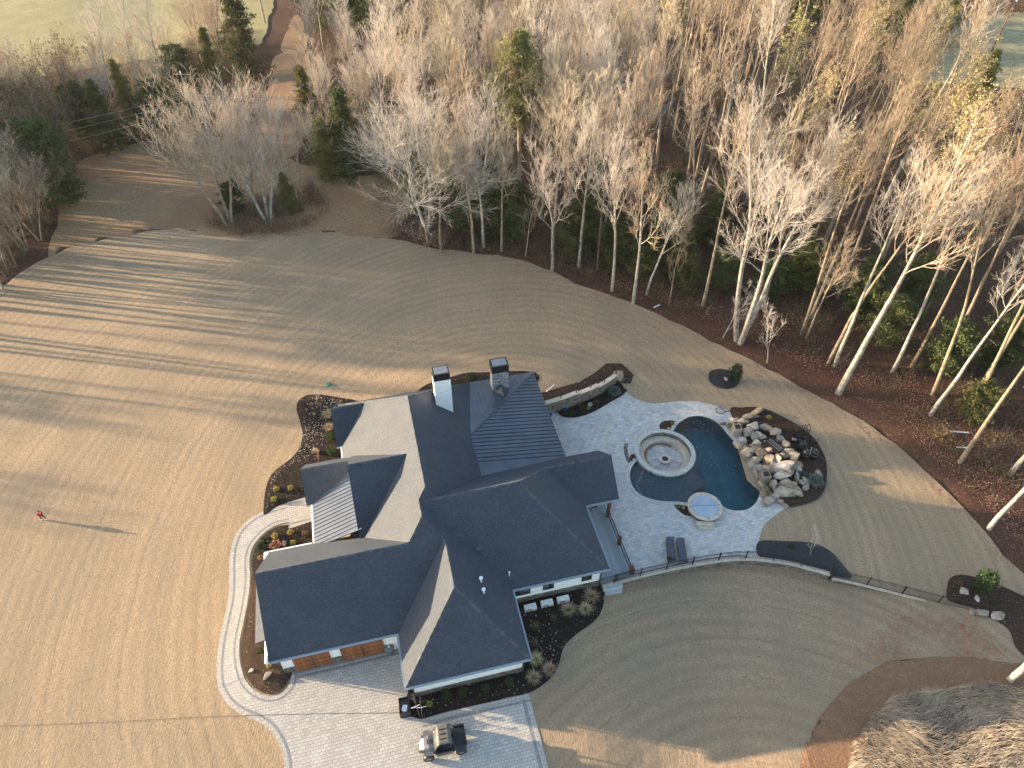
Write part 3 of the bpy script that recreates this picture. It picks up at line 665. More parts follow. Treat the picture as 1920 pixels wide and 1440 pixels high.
# dormer over the entrance, its end wall and the small entry gable
roofv(-1.88,3.1,11.55,19.85,4.05,'x',('gable','gable'))
roofv(-5.85,-1.0,16.42,20.75,3.012,'x',('gable','gable'))
def plane(name,P,mat,th=.08):
    mb=MB(); n=len(P); mb.add(list(P)+[(x,y,z-th) for x,y,z in P],[tuple(range(n)),tuple(range(2*n-1,n-1,-1))]+[(i,n+i,n+(i+1)%n,(i+1)%n) for i in range(n)])
    return mb.build(name,mat,house)
def seams(parent_obj,lines,h=.05,wd=.03,mat='metal'):
    mb=MB()
    for a,b in lines:
        a=Vector(a);b=Vector(b)
        if (b-a).length<.15: continue
        d=(b-a).normalized(); s_=d.cross(Vector((0,0,1))).normalized()*wd/2; u=Vector((0,0,h))
        mb.add([a-s_,a+s_,b+s_,b-s_,a-s_+u,a+s_+u,b+s_+u,b-s_+u],[(0,3,2,1),(4,5,6,7),(0,1,5,4),(1,2,6,5),(2,3,7,6),(3,0,4,7)])
    return mb.build('standing_seam',M[mat],parent_obj)
def caps(lines):
    mb=MB()
    for a,b in lines:
        a=Vector(a);b=Vector(b); d=(b-a).normalized(); s_=d.cross(Vector((0,0,1))).normalized()*.13; dn=Vector((0,0,-.075)); up_=Vector((0,0,.035))
        mb.add([a-s_+dn,a+up_,a+s_+dn,b-s_+dn,b+up_,b+s_+dn],[(0,1,4,3),(1,2,5,4)])
    return mb.build('ridge_cap',M['shingle_cap'],house)
M['shingle_cap']=mat2('ridge cap shingle',(.030,.038,.052),(.085,.092,.105),3,.85)
z2=3+4.25*T; z3=3.003+4.4*T; z4=3.006+5.581*T; z5=2.995+6.17*T; z6=3.002+5.59*T; z7=3.01+2.63*T
caps([((4.25,4.25,z2),(4.25,8.1,z2)),((4.25,4.25,z2),(0,0,3)),((4.25,4.25,z2),(8.5,0,3)),((-8.78,8.3,z3),(1.7,8.3,z3)),
 ((2.93,9.49,z4),(2.93,10.8,z4)),((2.93,9.49,z4),(1.8,8.35,z4-1.13*T)),((3.53,11.62,z5),(3.53,21.13,z5)),((3.53,11.62,z5),(2.95,11.04,z5-.58*T)),((3.53,21.13,z5),(-2.64,27.3,3)),((3.53,21.13,z5),(9.7,27.3,3)),
 ((3.3,10.86,z6),(10.36,10.86,z6)),((10.36,10.86,z6),(15.95,5.27,3)),((10.36,10.86,z6),(12.6,13.1,z6-2.24*T)),((13.1,13.78,z7),(18.85,13.78,z7)),((-1.88,15.7,7.91),(2.6,15.7,7.91)),((-5.85,18.585,3.012+2.165*T),(-1.9,18.585,3.012+2.165*T)),((-3.08,24.6,2.99+2.48*T),(-.4,24.6,2.99+2.48*T))])
# metal porch roof north-east (hip)
mt=.168; X1,Y1,Y0=15.92,27.28,14.0; xe=8.2; zc=3.0+mt*(X1-xe)
mr=plane('metal_roof',[(X1,Y0,3.02),(X1,Y1,3.02),(X1-8,Y1-8,3.02+8*mt),(X1-8,Y0,3.02+8*mt)],M['metal'])
mr2=plane('metal_roof',[(X1,Y1,3.02),(8.6,Y1,3.02),(7.9,Y1-8,3.02+8*mt),(X1-8,Y1-8,3.02+8*mt)],M['metal'])
L_=[]; y=16.6
while y<Y1-.1:
    s_=Y1-y; r_=min(8,s_); L_.append(((X1,y,3.02),(X1-r_,y,3.02+r_*mt))); y+=.425
seams(mr,L_,.045,.028,'trim_dark')
L_=[]; x=9.3
while x<X1-.1:
    s_=X1-x; r_=min(8,s_); L_.append(((x,Y1,3.02),(x,Y1-r_,3.02+r_*mt))); x+=.425
seams(mr2,L_)
seams(mr,[((X1,Y1,3.03),(X1-7.6,Y1-7.6,3.03+7.6*mt))],.07,.16)
M['metal_dark']=M['metal']
# west metal shed roof over the front porch
mw=plane('metal_roof',[(-5.38,12.3,3.03),(-5.38,16.9,3.03),(-1.6,19.0,4.03+.6),(-1.6,12.0,4.63)][::-1],M['metal'])
zf=lambda x:3.03+(x+5.38)*(1.6/3.78)
L_=[]; y=12.45
while y<17.5:
    L_.append(((-5.36,y,zf(-5.36)),(-1.8,y,zf(-1.8)))); y+=.36
seams(mw,L_,.05,.03)
mb=MB(); mb.box(-5.50,-5.38,12.6,16.5,2.86,3.02); mb.build('gutter',M['white'],house)
mb=MB(); mb.box(-1.70,-1.55,11.9,19.5,3.2,4.1); mb.build('wall',M['white'],house)
# dormer end roof/wall south-west
# walls
def wall(x0,x1,y0,y1,z0=0.75,z1=2.80,mat='white'):
    mb=MB(); mb.box(x0,x1,y0,y1,z0,z1)
    if mat=='white':
        k=x0+.2
        while k<x1: mb.box(k,k+.04,y0-.02,y0,z0+.01,z1-.01); k+=.41
    mb.build('wall',M[mat],house)
    b=MB(); b.box(x0-.05,x1+.05,y0-.05,y1+.05,-1.0,z0); b.build('stone_base',M['stone'],house)
wall(.45,8.05,.5,9); wall(-8.3,.44,4.34,12.25); wall(-2.2,9.2,10.5,26.9); wall(7.0,15.5,5.72,16.0)
# garage doors
for x0,x1 in ((-7.48,-4.95),(-4.22,-1.22)):
    mb=MB(); mb.box(x0,x1,4.25,4.29,.03,2.45); d=mb.build('garage_door',M['garage'],house)
    mb=MB()
    for k in range(1,4): mb.box(x0,x1,4.235,4.25,.03+.6*k,.05+.6*k)
    for k in (.5,): mb.box(x0+(x1-x0)*k-.03,x0+(x1-x0)*k+.03,4.232,4.25,.03,2.45)
    mb.build('door_rail',M['trim_dark'],d)
mb=MB(); mb.box(-1.05,-.1,4.25,4.29,.05,2.15); d=mb.build('door',M['white'],house); mb=MB(); mb.box(-.25,-.2,4.2,4.25,1.0,1.12); mb.build('handle',M['black'],d)
# windows on the south walls
def window(x0,x1,yw,z0,z1,mull=True):
    mb=MB(); mb.box(x0,x1,yw-.05,yw+.02,z0,z1); wn_=mb.build('window',M['black'],house)
    m_=MB(); k=(x0+x1)/2
    if mull: m_.box(x0+.07,k-.04,yw-.06,yw-.051,z0+.08,z1-.08); m_.box(k+.04,x1-.07,yw-.06,yw-.051,z0+.08,z1-.08)
    else: m_.box(x0+.07,x1-.07,yw-.06,yw-.051,z0+.08,z1-.08)
    m_.build('pane',M['glass'],wn_)
M['glass']=plain('window glass',(.02,.025,.028),.06,spec=.9)
window(8.75,10.0,5.72,1.15,2.6); window(11.0,11.85,5.72,1.15,2.6,False); window(14.05,14.85,5.72,1.2,2.6,False)
# gutters and downpipes along the visible eaves
def gut(x0,x1,y0,y1,z=2.86,mat='gutter'):
    mb=MB(); mb.box(x0,x1,y0,y1,z,z+.13); mb.build('gutter',M[mat],house)
gut(-8.75,-.14,3.78,3.90); gut(-.02,8.5,-.13,-.01); gut(-.13,-.01,-.02,3.77,2.86); gut(8.51,8.62,0,5.2); gut(8.63,16.0,5.14,5.26); gut(16.0,16.1,5.3,11.0,2.86); gut(16.12,18.85,11.02,11.14)
gut(-2.78,-2.655,19.9,22.1,2.87,'white'); gut(-8.75,-5.6,12.71,12.82,2.87,'white')
for x,y in ((.42,.42),(8.1,.42),(15.55,5.62),(-8.36,4.26)):
    mb=MB(); mb.tube([(x,y-.25,2.85),(x,y-.05,2.6),(x,y-.05,.05)],.05,6); mb.build('downpipe',M['trim_dark'],house)
mb=MB(); mb.box(-9.05,-8.80,3.9,5.5,2.75,3.0); mb.add([(-9.05,3.85,3.0),(-8.80,3.85,3.0),(-8.80,5.6,3.0),(-8.80,3.85,3.45)],[(0,1,2),(0,3,1),(1,3,2),(0,2,3)]); mb.build('eave_return',M['white'],house)
mb=MB(); mb.box(-9.15,-8.80,11.9,12.75,2.75,3.06); mb.build('eave_return',M['white'],house)
mb=MB(); mb.add([(-8.7,5.6,3.12),(-8.7,10.3,3.12),(-9.75,10.3,2.75),(-9.75,5.6,2.75),(-8.7,5.6,2.95),(-8.7,10.3,2.95),(-9.75,10.3,2.62),(-9.75,5.6,2.62)],[(0,1,2,3),(7,6,5,4),(3,2,6,7),(1,0,4,5),(0,3,7,4),(2,1,5,6)]); mb.build('pent_roof',M['shingle'],house)
# chimneys
mb=MB(); mb.box(5.82,7.22,21.65,22.75,3.6,9.30)
for k in range(1,5): mb.box(5.82+.28*k-.02,5.82+.28*k+.02,21.63,21.65,3.7,9.28)
ch=mb.build('chimney',M['white'],house)
mb=MB(); mb.box(5.86,7.18,21.69,22.71,9.30,9.95); mb.box(5.80,7.24,21.63,22.77,9.30,9.36); cc=mb.build('chimney_cap',M['black'],ch)
M['steel']=plain('weathered steel',(.30,.29,.28),.35,.7)
mb=MB(); mb.box(5.95,7.09,21.78,22.62,9.951,9.97); mb.build('cap_pan',M['steel'],cc)
mb=MB(); mb.box(11.5,13.0,25.4,26.5,3.0,5.45); ch=mb.build('chimney',M['stone_grey'],house); tag(ch,'stone chimney')
mb=MB(); mb.box(11.46,13.04,25.36,26.54,5.45,6.25); cc=mb.build('chimney_cap',M['black'],ch)
mb=MB(); mb.box(11.6,12.9,25.5,26.4,6.251,6.27); mb.build('cap_pan',M['steel'],cc)
mb=MB(); mb.add([(11.5,25.38,3.32),(13.0,25.38,3.32),(12.25,25.38,3.95),(12.25,24.1,3.6)],[(0,3,2),(3,1,2),(0,2,1)]); mb.build('cricket',M['shingle'],house)
# roof vents
def onroof(u,v,fn):
    for i in range(200):
        z=2+i*.05; p=W(u,v,z); q=Vector((p.x+7,p.y-19.4,0)); x=q.x*cos(TH)+q.y*sin(TH); y=-q.x*sin(TH)+q.y*cos(TH)
        if z>=fn(x,y): return x,y,fn(x,y)
hipz=lambda x0,x1,y0,y1: (lambda x,y: 3+T*min(x-x0,x1-x,y-y0,y1-y))
for u,v,f,r_ in ((902,1090,hipz(0,8.5,0,99),.07),(907,1111,hipz(0,8.5,0,99),.07),(955,1079,hipz(-99,15.95,5.27,99),.035)):
    x,y,z=onroof(u,v,f); mb=MB(); mb.tube([(x,y,z-.1),(x,y,z+.45)],r_,10); mb.lathe(x,y,[(r_*1.0,z+.42),(r_*2.0,z+.45),(r_*2.0,z+.52),(.005,z+.58)],12); mb.build('vent_pipe',M['white'],house)
x,y,z=onroof(898,1030,hipz(-99,15.95,5.27,99)); mb=MB(); mb.box(x-.18,x+.18,y-.18,y+.18,z-.15,z+.12); mb.build('roof_vent',M['metal'],house)
# side deck with timber posts and railing
mb=MB(); mb.box(15.56,18.4,5.75,13.9,-.3,.38); mb.build('deck',M['deck'],house)
M['conc']=plain('grey concrete',(.36,.38,.39),.8)
mb=MB(); mb.box(15.75,17.35,5.15,5.74,-.7,.12); mb.box(15.85,17.2,4.85,5.15,-.7,-.12); mb.build('step',M['conc'],house)
for x,y,z1 in ((18.22,5.9,1.45),(18.22,8.65,1.45),(18.22,11.45,3.0),(18.22,15.9,3.0)):
    mb=MB(); mb.box(x-.12,x+.12,y-.12,y+.12,-.1,z1); mb.build('deck_post',M['wood'],house)
mb=MB()
for y0_,y1_ in ((6.02,8.53),(8.77,11.33)):
    mb.box(18.19,18.25,y0_,y1_,1.22,1.27); mb.box(18.20,18.24,y0_,y1_,.5,.53)
    y=y0_+.1
    while y<y1_: mb.box(18.212,18.228,y,y+.016,.53,1.22); y+=.12
mb.build('railing',M['black'],house)
# beams hold the porch gable
mb=MB(); mb.box(16.0,18.4,11.35,11.55,2.6,2.79); mb.box(18.12,18.32,11.56,16.2,2.6,2.79); mb.build('porch_beam',M['wood'],house)

# ---------------------------------------------------------------- retaining walls and fences
def wall_path(name,pts,wd,z0f,z1f,label,cat,capw=.42,seg=None,matn='stone'):
    root=tag(empty(name,pts[0]),label,cat)
    inv=-pts[0]
    P=[p+inv for p in pts]
    def strip(nm,w_,za,zb,mat):
        V=[];F=[];n=len(P)
        for i,p in enumerate(P):
            t=(P[min(i+1,n-1)]-P[max(i-1,0)]); t.z=0; t.normalize(); nn=Vector((-t.y,t.x,0)); a=za(i); b=zb(i)
            for s_,z in ((-1,a),(1,a),(1,b),(-1,b)): q=p+nn*w_/2*s_; V.append((q.x,q.y,z-pts[0].z))
        for i in range(n-1):
            b=i*4; F+=[(b+k,b+(k+1)%4,b+4+(k+1)%4,b+4+k) for k in range(4)]
        F+=[(3,2,1,0),tuple(4*(n-1)+k for k in range(4))]
        mb=MB(); mb.add(V,F); o=mb.build(nm,mat,root)
        bm=bmesh.new(); bm.from_mesh(o.data); bmesh.ops.recalc_face_normals(bm,faces=bm.faces); bm.to_mesh(o.data); bm.free()
    strip('wall_body',wd,z0f,z1f,M[matn]); strip('cap',capw,lambda i:z1f(i)+.002,lambda i:z1f(i)+.08,M['cap'])
    return root
# upper retaining wall, built as three stepped runs
W1=wallN[:9]; W2=wallN[8:14]; W3=wallN[13:]
w1=wall_path('retaining_wall',W1,.40,lambda i:-.5,lambda i:1.55,'curved stone retaining wall with sandstone cap between house and upper lawn','retaining wall',.46)
def extra_run(root,pts,wd,z1,capw):
    for nm,w_,a,b,mt_ in (('wall_body',wd,-.5,z1,'stone'),('cap',capw,z1+.002,z1+.08,'cap')):
        mb=MB(); n=len(pts); V=[];F=[]
        for i,p in enumerate(pts):
            t=(pts[min(i+1,n-1)]-pts[max(i-1,0)]); t.z=0; t.normalize(); nn=Vector((-t.y,t.x,0))
            for s_,z in ((-1,a),(1,a),(1,b),(-1,b)): q=p-root.location+nn*w_/2*s_; V.append((q.x,q.y,z))
        for i in range(n-1):
            k0=i*4; F+=[(k0+k,k0+(k+1)%4,k0+4+(k+1)%4,k0+4+k) for k in range(4)]
        F+=[(3,2,1,0),tuple(4*(n-1)+k for k in range(4))]; mb.add(V,F); o=mb.build(nm,M[mt_],root)
        bm=bmesh.new(); bm.from_mesh(o.data); bmesh.ops.recalc_face_normals(bm,faces=bm.faces); bm.to_mesh(o.data); bm.free()
extra_run(w1,W2,.398,1.32,.45); extra_run(w1,W3,.396,1.12,.44)
zS=lambda i:.10
ws=wall_path('retaining_wall',wallS,.30,lambda i:-1.1,lambda i:.06,'low curved stone wall with cream cap along the patio edge under the iron fence','retaining wall',.36)
ws2=wall_path('retaining_wall',wallS2,.30,lambda i:-1.1,lambda i:-.10-.0*i,'low straight stone wall with cream cap running from the patio to the boulders','retaining wall',.36)
def fence(pts,zb,h,label,spacing=2.3,pick=.13,name='iron_fence',rails=True,post_h=None):
    base=pts[0]; root=tag(empty(name,(base.x,base.y,0)),label,'fence'); L=[Vector((p.x-base.x,p.y-base.y,0)) for p in pts]
    cum=[0]; 
    for i in range(1,len(L)): cum.append(cum[-1]+(L[i]-L[i-1]).length)
    def at(s_):
        for i in range(1,len(L)):
            if s_<=cum[i] or i==len(L)-1:
                t=(s_-cum[i-1])/max(1e-6,cum[i]-cum[i-1]); return L[i-1].lerp(L[i],min(1,t)),(L[i]-L[i-1]).normalized()
    n=max(1,round(cum[-1]/spacing))
    for k in range(n+1):
        p,t=at(cum[-1]*k/n); mb=MB(); mb.obox(p,t,(-t.y,t.x,0),.035,.035,zb,zb+(post_h or h+.06)); mb.build('post',M['black'],root)
    if rails:
        for zz,nm in ((h-.02,'top_rail'),(h-.17,'rail'),(.10,'bottom_rail')):
            q=[at(cum[-1]*k/(n*4))[0]+Vector((0,0,zb+zz)) for k in range(n*4+1)]
            mb=MB(); mb.tube(q,.020,4); mb.build(nm,M['black'],root)
        mb=MB(); s_=pick
        while s_<cum[-1]:
            p,t=at(s_); mb.obox(p,t,(-t.y,t.x,0),.009,.009,zb+.1,zb+h-.03); s_+=pick
        mb.build('pickets',M['black'],root)
    return root
i0=3
fence(wallS[i0:],.14,1.05,'black iron picket fence curving along the patio wall')
fence(wallS2,-.02,1.05,'black iron picket fence on the straight lower wall towards the boulders')
fence([W(1124,1098,.1),W(1150,1091,.1),W(1187,1080,.1)],.1,1.0,'short black iron gate panel between house corner and deck post',1.3,name='iron_gate')
fence([Vector((p.x,p.y,0)) for p in wallN[2:]],1.2,.95,'row of thin black fence posts standing on the upper retaining wall',1.75,rails=False,name='fence_posts')
mb=MB(); a,b=W(1024,736,1.2),W(1039,723,1.2); d=(b-a).normalized(); mb.obox((a+b)/2,d,(-d.y,d.x,0),(b-a).length/2,.05,1.3,1.36); tag(mb.build('board',M['white']),'loose white board lying on grass beside the upper wall','board')

# ---------------------------------------------------------------- plants made once, then copied
def tuft_mesh(name,n,h,spread,mat,seed,wd=.012):
    r_=random.Random(seed); V=[];F=[]
    for i in range(n):
        a=r_.uniform(0,2*pi); t=r_.random()**.7*spread; l=h*r_.uniform(.6,1.1); b=r_.uniform(0,.10)
        p0=Vector((b*cos(a),b*sin(a),0)); d=Vector((cos(a),sin(a),0)); s_=Vector((-sin(a),cos(a),0))*wd*r_.uniform(.7,1.4)
        p1=p0+d*l*t*.35+Vector((0,0,l*.62)); p2=p0+d*l*t*.95+Vector((0,0,l*(.95-.35*t)))
        k=len(V); V+=[p0-s_,p0+s_,p1-s_*.8,p1+s_*.8,p2]; F+=[(k,k+1,k+3),(k,k+3,k+2),(k+2,k+3,k+4)]
    return np.array([tuple(v) for v in V]),np.array(F)
def leafball_mesh(n,rx,rz,leaf,seed,lift=.0):
    r_=np.random.RandomState(seed); d=r_.normal(size=(n,3)); d/=np.linalg.norm(d,axis=1)[:,None]
    rad=r_.uniform(.45,1.0,n)**.6*(1+.22*np.sin(d[:,0]*5+seed)*np.cos(d[:,1]*4)); c=d*rad[:,None]*np.array([rx,rx,rz]); c[:,2]+=rz*.8+lift; c=c[c[:,2]>0.01]
    return quads_at(c,leaf,r_)
def quads_at(c,leaf,r_,jit=.5,asp=.6):
    n=len(c); u=r_.normal(size=(n,3)); u/=np.linalg.norm(u,axis=1)[:,None]; v=r_.normal(size=(n,3)); v-= (u*v).sum(1)[:,None]*u; v/=np.linalg.norm(v,axis=1)[:,None]
    s=leaf*r_.uniform(1-jit,1+jit,n)[:,None]; u=u*s; v=v*s*asp
    V=np.stack([c-u,c+v,c+u,c-v],1).reshape(-1,3); F=np.arange(4*n).reshape(n,4); return V,F
class Kind:
    """a thing with named part meshes, stamped out with shared mesh data"""
    def __init__(s,name,cat,parts): s.name=name; s.cat=cat; s.parts=parts
    def put(s,loc,label,group=None,sc_=1.0,rz=0.0,tilt=(0,0),mats=None):
        root=empty(s.name,loc,rz); root.rotation_euler=(tilt[0],tilt[1],rz); root.scale=(sc_,)*3 if not isinstance(sc_,tuple) else sc_
        tag(root,label,s.cat,group)
        for nm,me in s.parts:
            o=bpy.data.objects.new(nm,me); sc.collection.objects.link(o); o.parent=root
        return root
def mesh_of(name,V,F,mat):
    o=np_mesh(name,V,F,[mat]); me=o.data; bpy.data.objects.remove(o); return me
def woody(seed,h,n,r0,spread):
    r_=random.Random(seed); mb=MB()
    for i in range(n):
        a=r_.uniform(0,6.28); t=r_.uniform(.15,spread); l=h*r_.uniform(.6,1)
        p=[Vector((0,0,0))]; 
        for k in range(1,4): p.append(Vector((cos(a)*t*l*(k/3)**1.2,sin(a)*t*l*(k/3)**1.2,l*k/3))+Vector((r_.uniform(-.05,.05),r_.uniform(-.05,.05),0))*h)
        mb.tube(p,[r0,r0*.7,r0*.45,r0*.2],5)
        for q in range(3):
            b=p[2].lerp(p[3],r_.random()); a2=a+r_.uniform(-1.5,1.5); mb.tube([b,b+Vector((cos(a2)*.2,sin(a2)*.2,.25))*h],[r0*.3,r0*.12],4)
    return mb
def me_from(mb,name,mat):
    o=mb.build(name,[mat]); me=o.data; bpy.data.objects.remove(o); return me
def shrubkind(name,cat,mat,seed,rx,rz,leaf,n,wood=True):
    V,F=leafball_mesh(n,rx,rz,leaf,seed); ps=[('foliage',mesh_of(name+'_foliage',V,F,M[mat]))]
    if wood: ps.append(('stem',me_from(woody(seed,rz*1.5,5,.02,.5),name+'_stem',M['bark_dark'])))
    return Kind(name,cat,ps)
V,F=tuft_mesh('g',420,.95,1.0,None,3); K_TUFT=Kind('ornamental_grass','ornamental grass',[('blades',mesh_of('grass_blades',V,F,M['straw']))])
K_GREEN=shrubkind('shrub','shrub','shrub',1,.42,.38,.05,700)
K_LIME=shrubkind('shrub','shrub','shrub_lime',2,.28,.24,.04,500)
K_BLUE=shrubkind('shrub','shrub','shrub_blue',3,.6,.32,.05,800)
K_RUST=shrubkind('shrub','shrub','leaf_rust',4,.45,.28,.035,380)
K_BIG=shrubkind('evergreen_shrub','shrub','shrub',6,.62,1.15,.07,1700)
K_BROWN=shrubkind('shrub','shrub','brush',7,.30,.26,.03,220)
V,F=leafball_mesh(60,.16,.08,.06,5); K_HOSTA=Kind('ground_plant','plant',[('leaves',mesh_of('plant_leaves',V,F,M['shrub']))])
def wz(u,v,hf=flat0,off=.12):
    p=W(u,v,off)
    for _ in range(3): p=W(u,v,hf(p.x,p.y)+off)
    return p
rp=random.Random(77)
BEDW='black mulch bed'
for u,v,s_,lab in ((617,783,1.0,'golden grass clump left of the house, the upper of two sunlit ones'),(618,806,.85,'golden grass clump left of the house, the lower of two sunlit ones'),
    (1066,1148,.95,'straw grass clump below the rightmost heat pump'),(1097,1146,.9,'straw grass clump nearest the lawn edge, low in the bed'),(1108,1123,.95,'straw grass clump by the concrete step, highest in the bed'),
    (1005,1240,.85,'straw grass clump close to the front right corner of the roof'),(1030,1259,.85,'straw grass clump at the outer edge of the front bed'),(1001,1274,.85,'lowest straw grass clump in the front bed near the driveway corner')):
    K_TUFT.put(wz(u,v,hS if u>900 else flat0,.08),lab,'straw coloured ornamental grasses in the beds',s_,rp.uniform(0,6))
for u,v,k,s_,lab in ((621,822,K_GREEN,1,'dark green shrub just below the two golden grasses'),(622,849,K_GREEN,1.15,'larger dark green shrub by the boulder left of the house'),
    (519,919,K_LIME,1,'lime shrub left of the walk, farther from the entry roof'),(546,917,K_LIME,1,'lime shrub left of the walk, nearer the entry roof'),(514,938,K_LIME,.95,'lime shrub left of the walk, nearest the lawn'),
    (516,1007,K_LIME,1,'lime shrub in the inner bed, beside the curving walk'),(545,1000,K_LIME,.95,'lime shrub in the inner bed, beside the entry apron'),(550,1019,K_LIME,.85,'lime shrub right of the standing stone in the inner bed'),(572,1003,K_BROWN,1,'dull brown shrub in the inner bed by the porch gutter'),
    (518,1024,K_RUST,1.15,'low rust coloured shrub beside the standing stone'),(488,1222,K_GREEN,.55,'small bright green shrub below the garage gable'),(505,1249,K_LIME,.7,'lime shrub at the garage corner above the pale stone'),(489,1047,K_RUST,.6,'small rust shrub by the garage roof corner'),
    (1004,1176,K_BROWN,1.3,'brown leafless shrub between the heat pumps and the front corner, upper'),(1001,1207,K_BROWN,1.1,'brown leafless shrub close to the front wing, lower'),(1038,1160,K_BROWN,.9,'small brown shrub below the middle heat pump'),
    (868,1300,K_GREEN,.9,'dark shrub under the front wall, third from the driveway corner'),(838,1306,K_GREEN,.9,'dark shrub under the front wall, second from the driveway corner'),(805,1322,K_LIME,.8,'yellowish shrub beside the bicycles at the driveway corner'),(910,1293,K_GREEN,.8,'dark shrub under the front wall, fourth from the driveway corner'),(955,1280,K_GREEN,.8,'dark shrub under the front wall, nearest the downpipe'),
    (1061,777,K_GREEN,.7,'small green shrub at the left tip of the wall bed'),(1072,778,K_GREEN,.85,'bright green shrub low in the bed below the stone wall'),(1091,766,K_BROWN,1.0,'brown shrub in the wall bed beside the grey rock'),(1103,767,K_LIME,.7,'yellow green shrub in the wall bed below the grey rock'),(1118,757,K_BROWN,1.1,'reddish brown shrub midway along the wall bed'),(1152,736,K_BLUE,1.1,'large blue green shrub at the right end of the wall bed'),(1170,716,K_BLUE,.8,'blue green shrub round the end of the stone wall'),
    (600,760,K_BROWN,.9,'sparse brown shrub high in the left bed'),(590,778,K_LIME,.6,'thin yellow shrub in the middle of the left bed'),(579,806,K_BROWN,.7,'sparse brown shrub lower in the left bed'),(640,756,K_BROWN,.9,'sparse shrub behind the roof corner in the left bed'),
    (1260,796,K_LIME,.7,'lime plant in the little bed above the fire pit'),(1189,857,K_BROWN,.6,'brown plant in the little bed left of the fire pit'),(1272,950,K_LIME,.6,'lime plant in the little bed beside the hot tub'),
    (1368,800,K_LIME,1.0,'lime plant at the top of the pool rocks'),(1437,926,K_LIME,.9,'lime plant at the bottom of the pool rocks'),(1493,934,K_GREEN,.5,'small green plant right of the lowest big boulder'),(1526,905,K_BLUE,1.3,'spreading blue green juniper right of the pool rocks'),(1503,893,K_BLUE,.8,'smaller blue green juniper beside the pool rocks'),(1441,785,K_LIME,1.0,'feathery green plant above the pool rocks'),
    (1450,1022,K_BROWN,.6,'tiny shrub in the black fabric bed, left one'),(1483,1025,K_GREEN,.5,'tiny shrub in the black fabric bed, right one'),(1797,1096,K_BROWN,1.0,'brown shrub at the left of the boulder bed'),(1862,1132,K_GREEN,.6,'small green shrub right of the boulders'),(1342,703,K_BROWN,.8,'brown shrub on the round black bed'),(880,710,K_GREEN,1.0,'green shrub behind the roof between the two chimneys')):
    k.put(wz(u,v,hS if (u>900 and v>1100 and u<1400) else (hN if v<712 and u<1000 else flat0),.08),lab,'shrubs planted in the garden beds',s_,rp.uniform(0,6))
K_BIG.put(wz(1377,712),'upright dark green shrub growing on the round black bed',None,1.0); K_BIG.put(wz(1838,1104),'upright dark green shrub in the boulder bed at the right',None,1.15)
for i in range(26):
    u=rp.uniform(484,512); v=rp.uniform(1008,1045)
    if u+v*.35<878 and u-(v-1008)*-.5>489: K_HOSTA.put(wz(u,v),'small green plant in the patch between the walk and the rust shrub','small green plants by the walk',rp.uniform(.8,1.3),rp.uniform(0,6))

# ---------------------------------------------------------------- boulders
def boulder(u,v,r_,lab,z=.1,sx=1,sy=1,sz=.7,seed=None,mat='rock',group=None,rz=None,hf=flat0,name='boulder'):
    p=wz(u,v,hf,z); seed=seed if seed is not None else int(u*7+v)
    mb=MB(); mb.blob((0,0,0),r_,seed,.07,sx,sy,sz,3,0,1.0); o=mb.build(name,[M[mat]])
    o.location=(p.x,p.y,p.z+r_*sz*.35); o.rotation_euler=(rp.uniform(-.15,.15),rp.uniform(-.15,.15),rz if rz is not None else rp.uniform(0,6.28))
    tag(o,lab,'boulder',group); return o
boulder(592,848,.75,'tan boulder standing in the mulch bed left of the house',sx=.8,sy=.45,sz=.9,rz=.7,mat='rock_tan')
boulder(534,1020,.62,'tall tan standing stone between the walk and the garage roof',sx=.4,sy=.9,sz=.6,rz=.2,mat='rock_tan')
boulder(500,1269,.75,'long pale stone lying in the bed at the garage corner',sx=.38,sy=.95,sz=.5,rz=-.45,mat='rock_tan')
boulder(472,1258,.25,'small brown rock left of the pale stone at the garage corner')
boulder(1106,760,.42,'grey rock in the bed below the stone retaining wall')
boulder(1361,712,.36,'single rock on the round black bed')
boulder(1533,889,.55,'lone pale boulder at the right side of the waterfall bed')
boulder(1807,1111,.55,'white boulder at the bottom of the right-hand bed, nearest the fence end'); boulder(1831,1122,.38,'small white boulder right of the fence end')
boulder(1842,1151,.8,'long pale boulder at the end of the wall, left of a pair',sx=1.2,sy=.6,sz=.45,rz=-.1); boulder(1869,1153,.8,'long pale boulder at the end of the wall, right of a pair',sx=1.1,sy=.6,sz=.45,rz=.1)
boulder(1824,1146,.5,'flat brown rock tucked under the end of the wall',sz=.4)
boulder(1253,803,.22,'little rock in the bed above the fire pit'); boulder(1188,862,.2,'little rock in the bed left of the fire pit'); boulder(1282,952,.24,'little rock in the bed beside the hot tub')
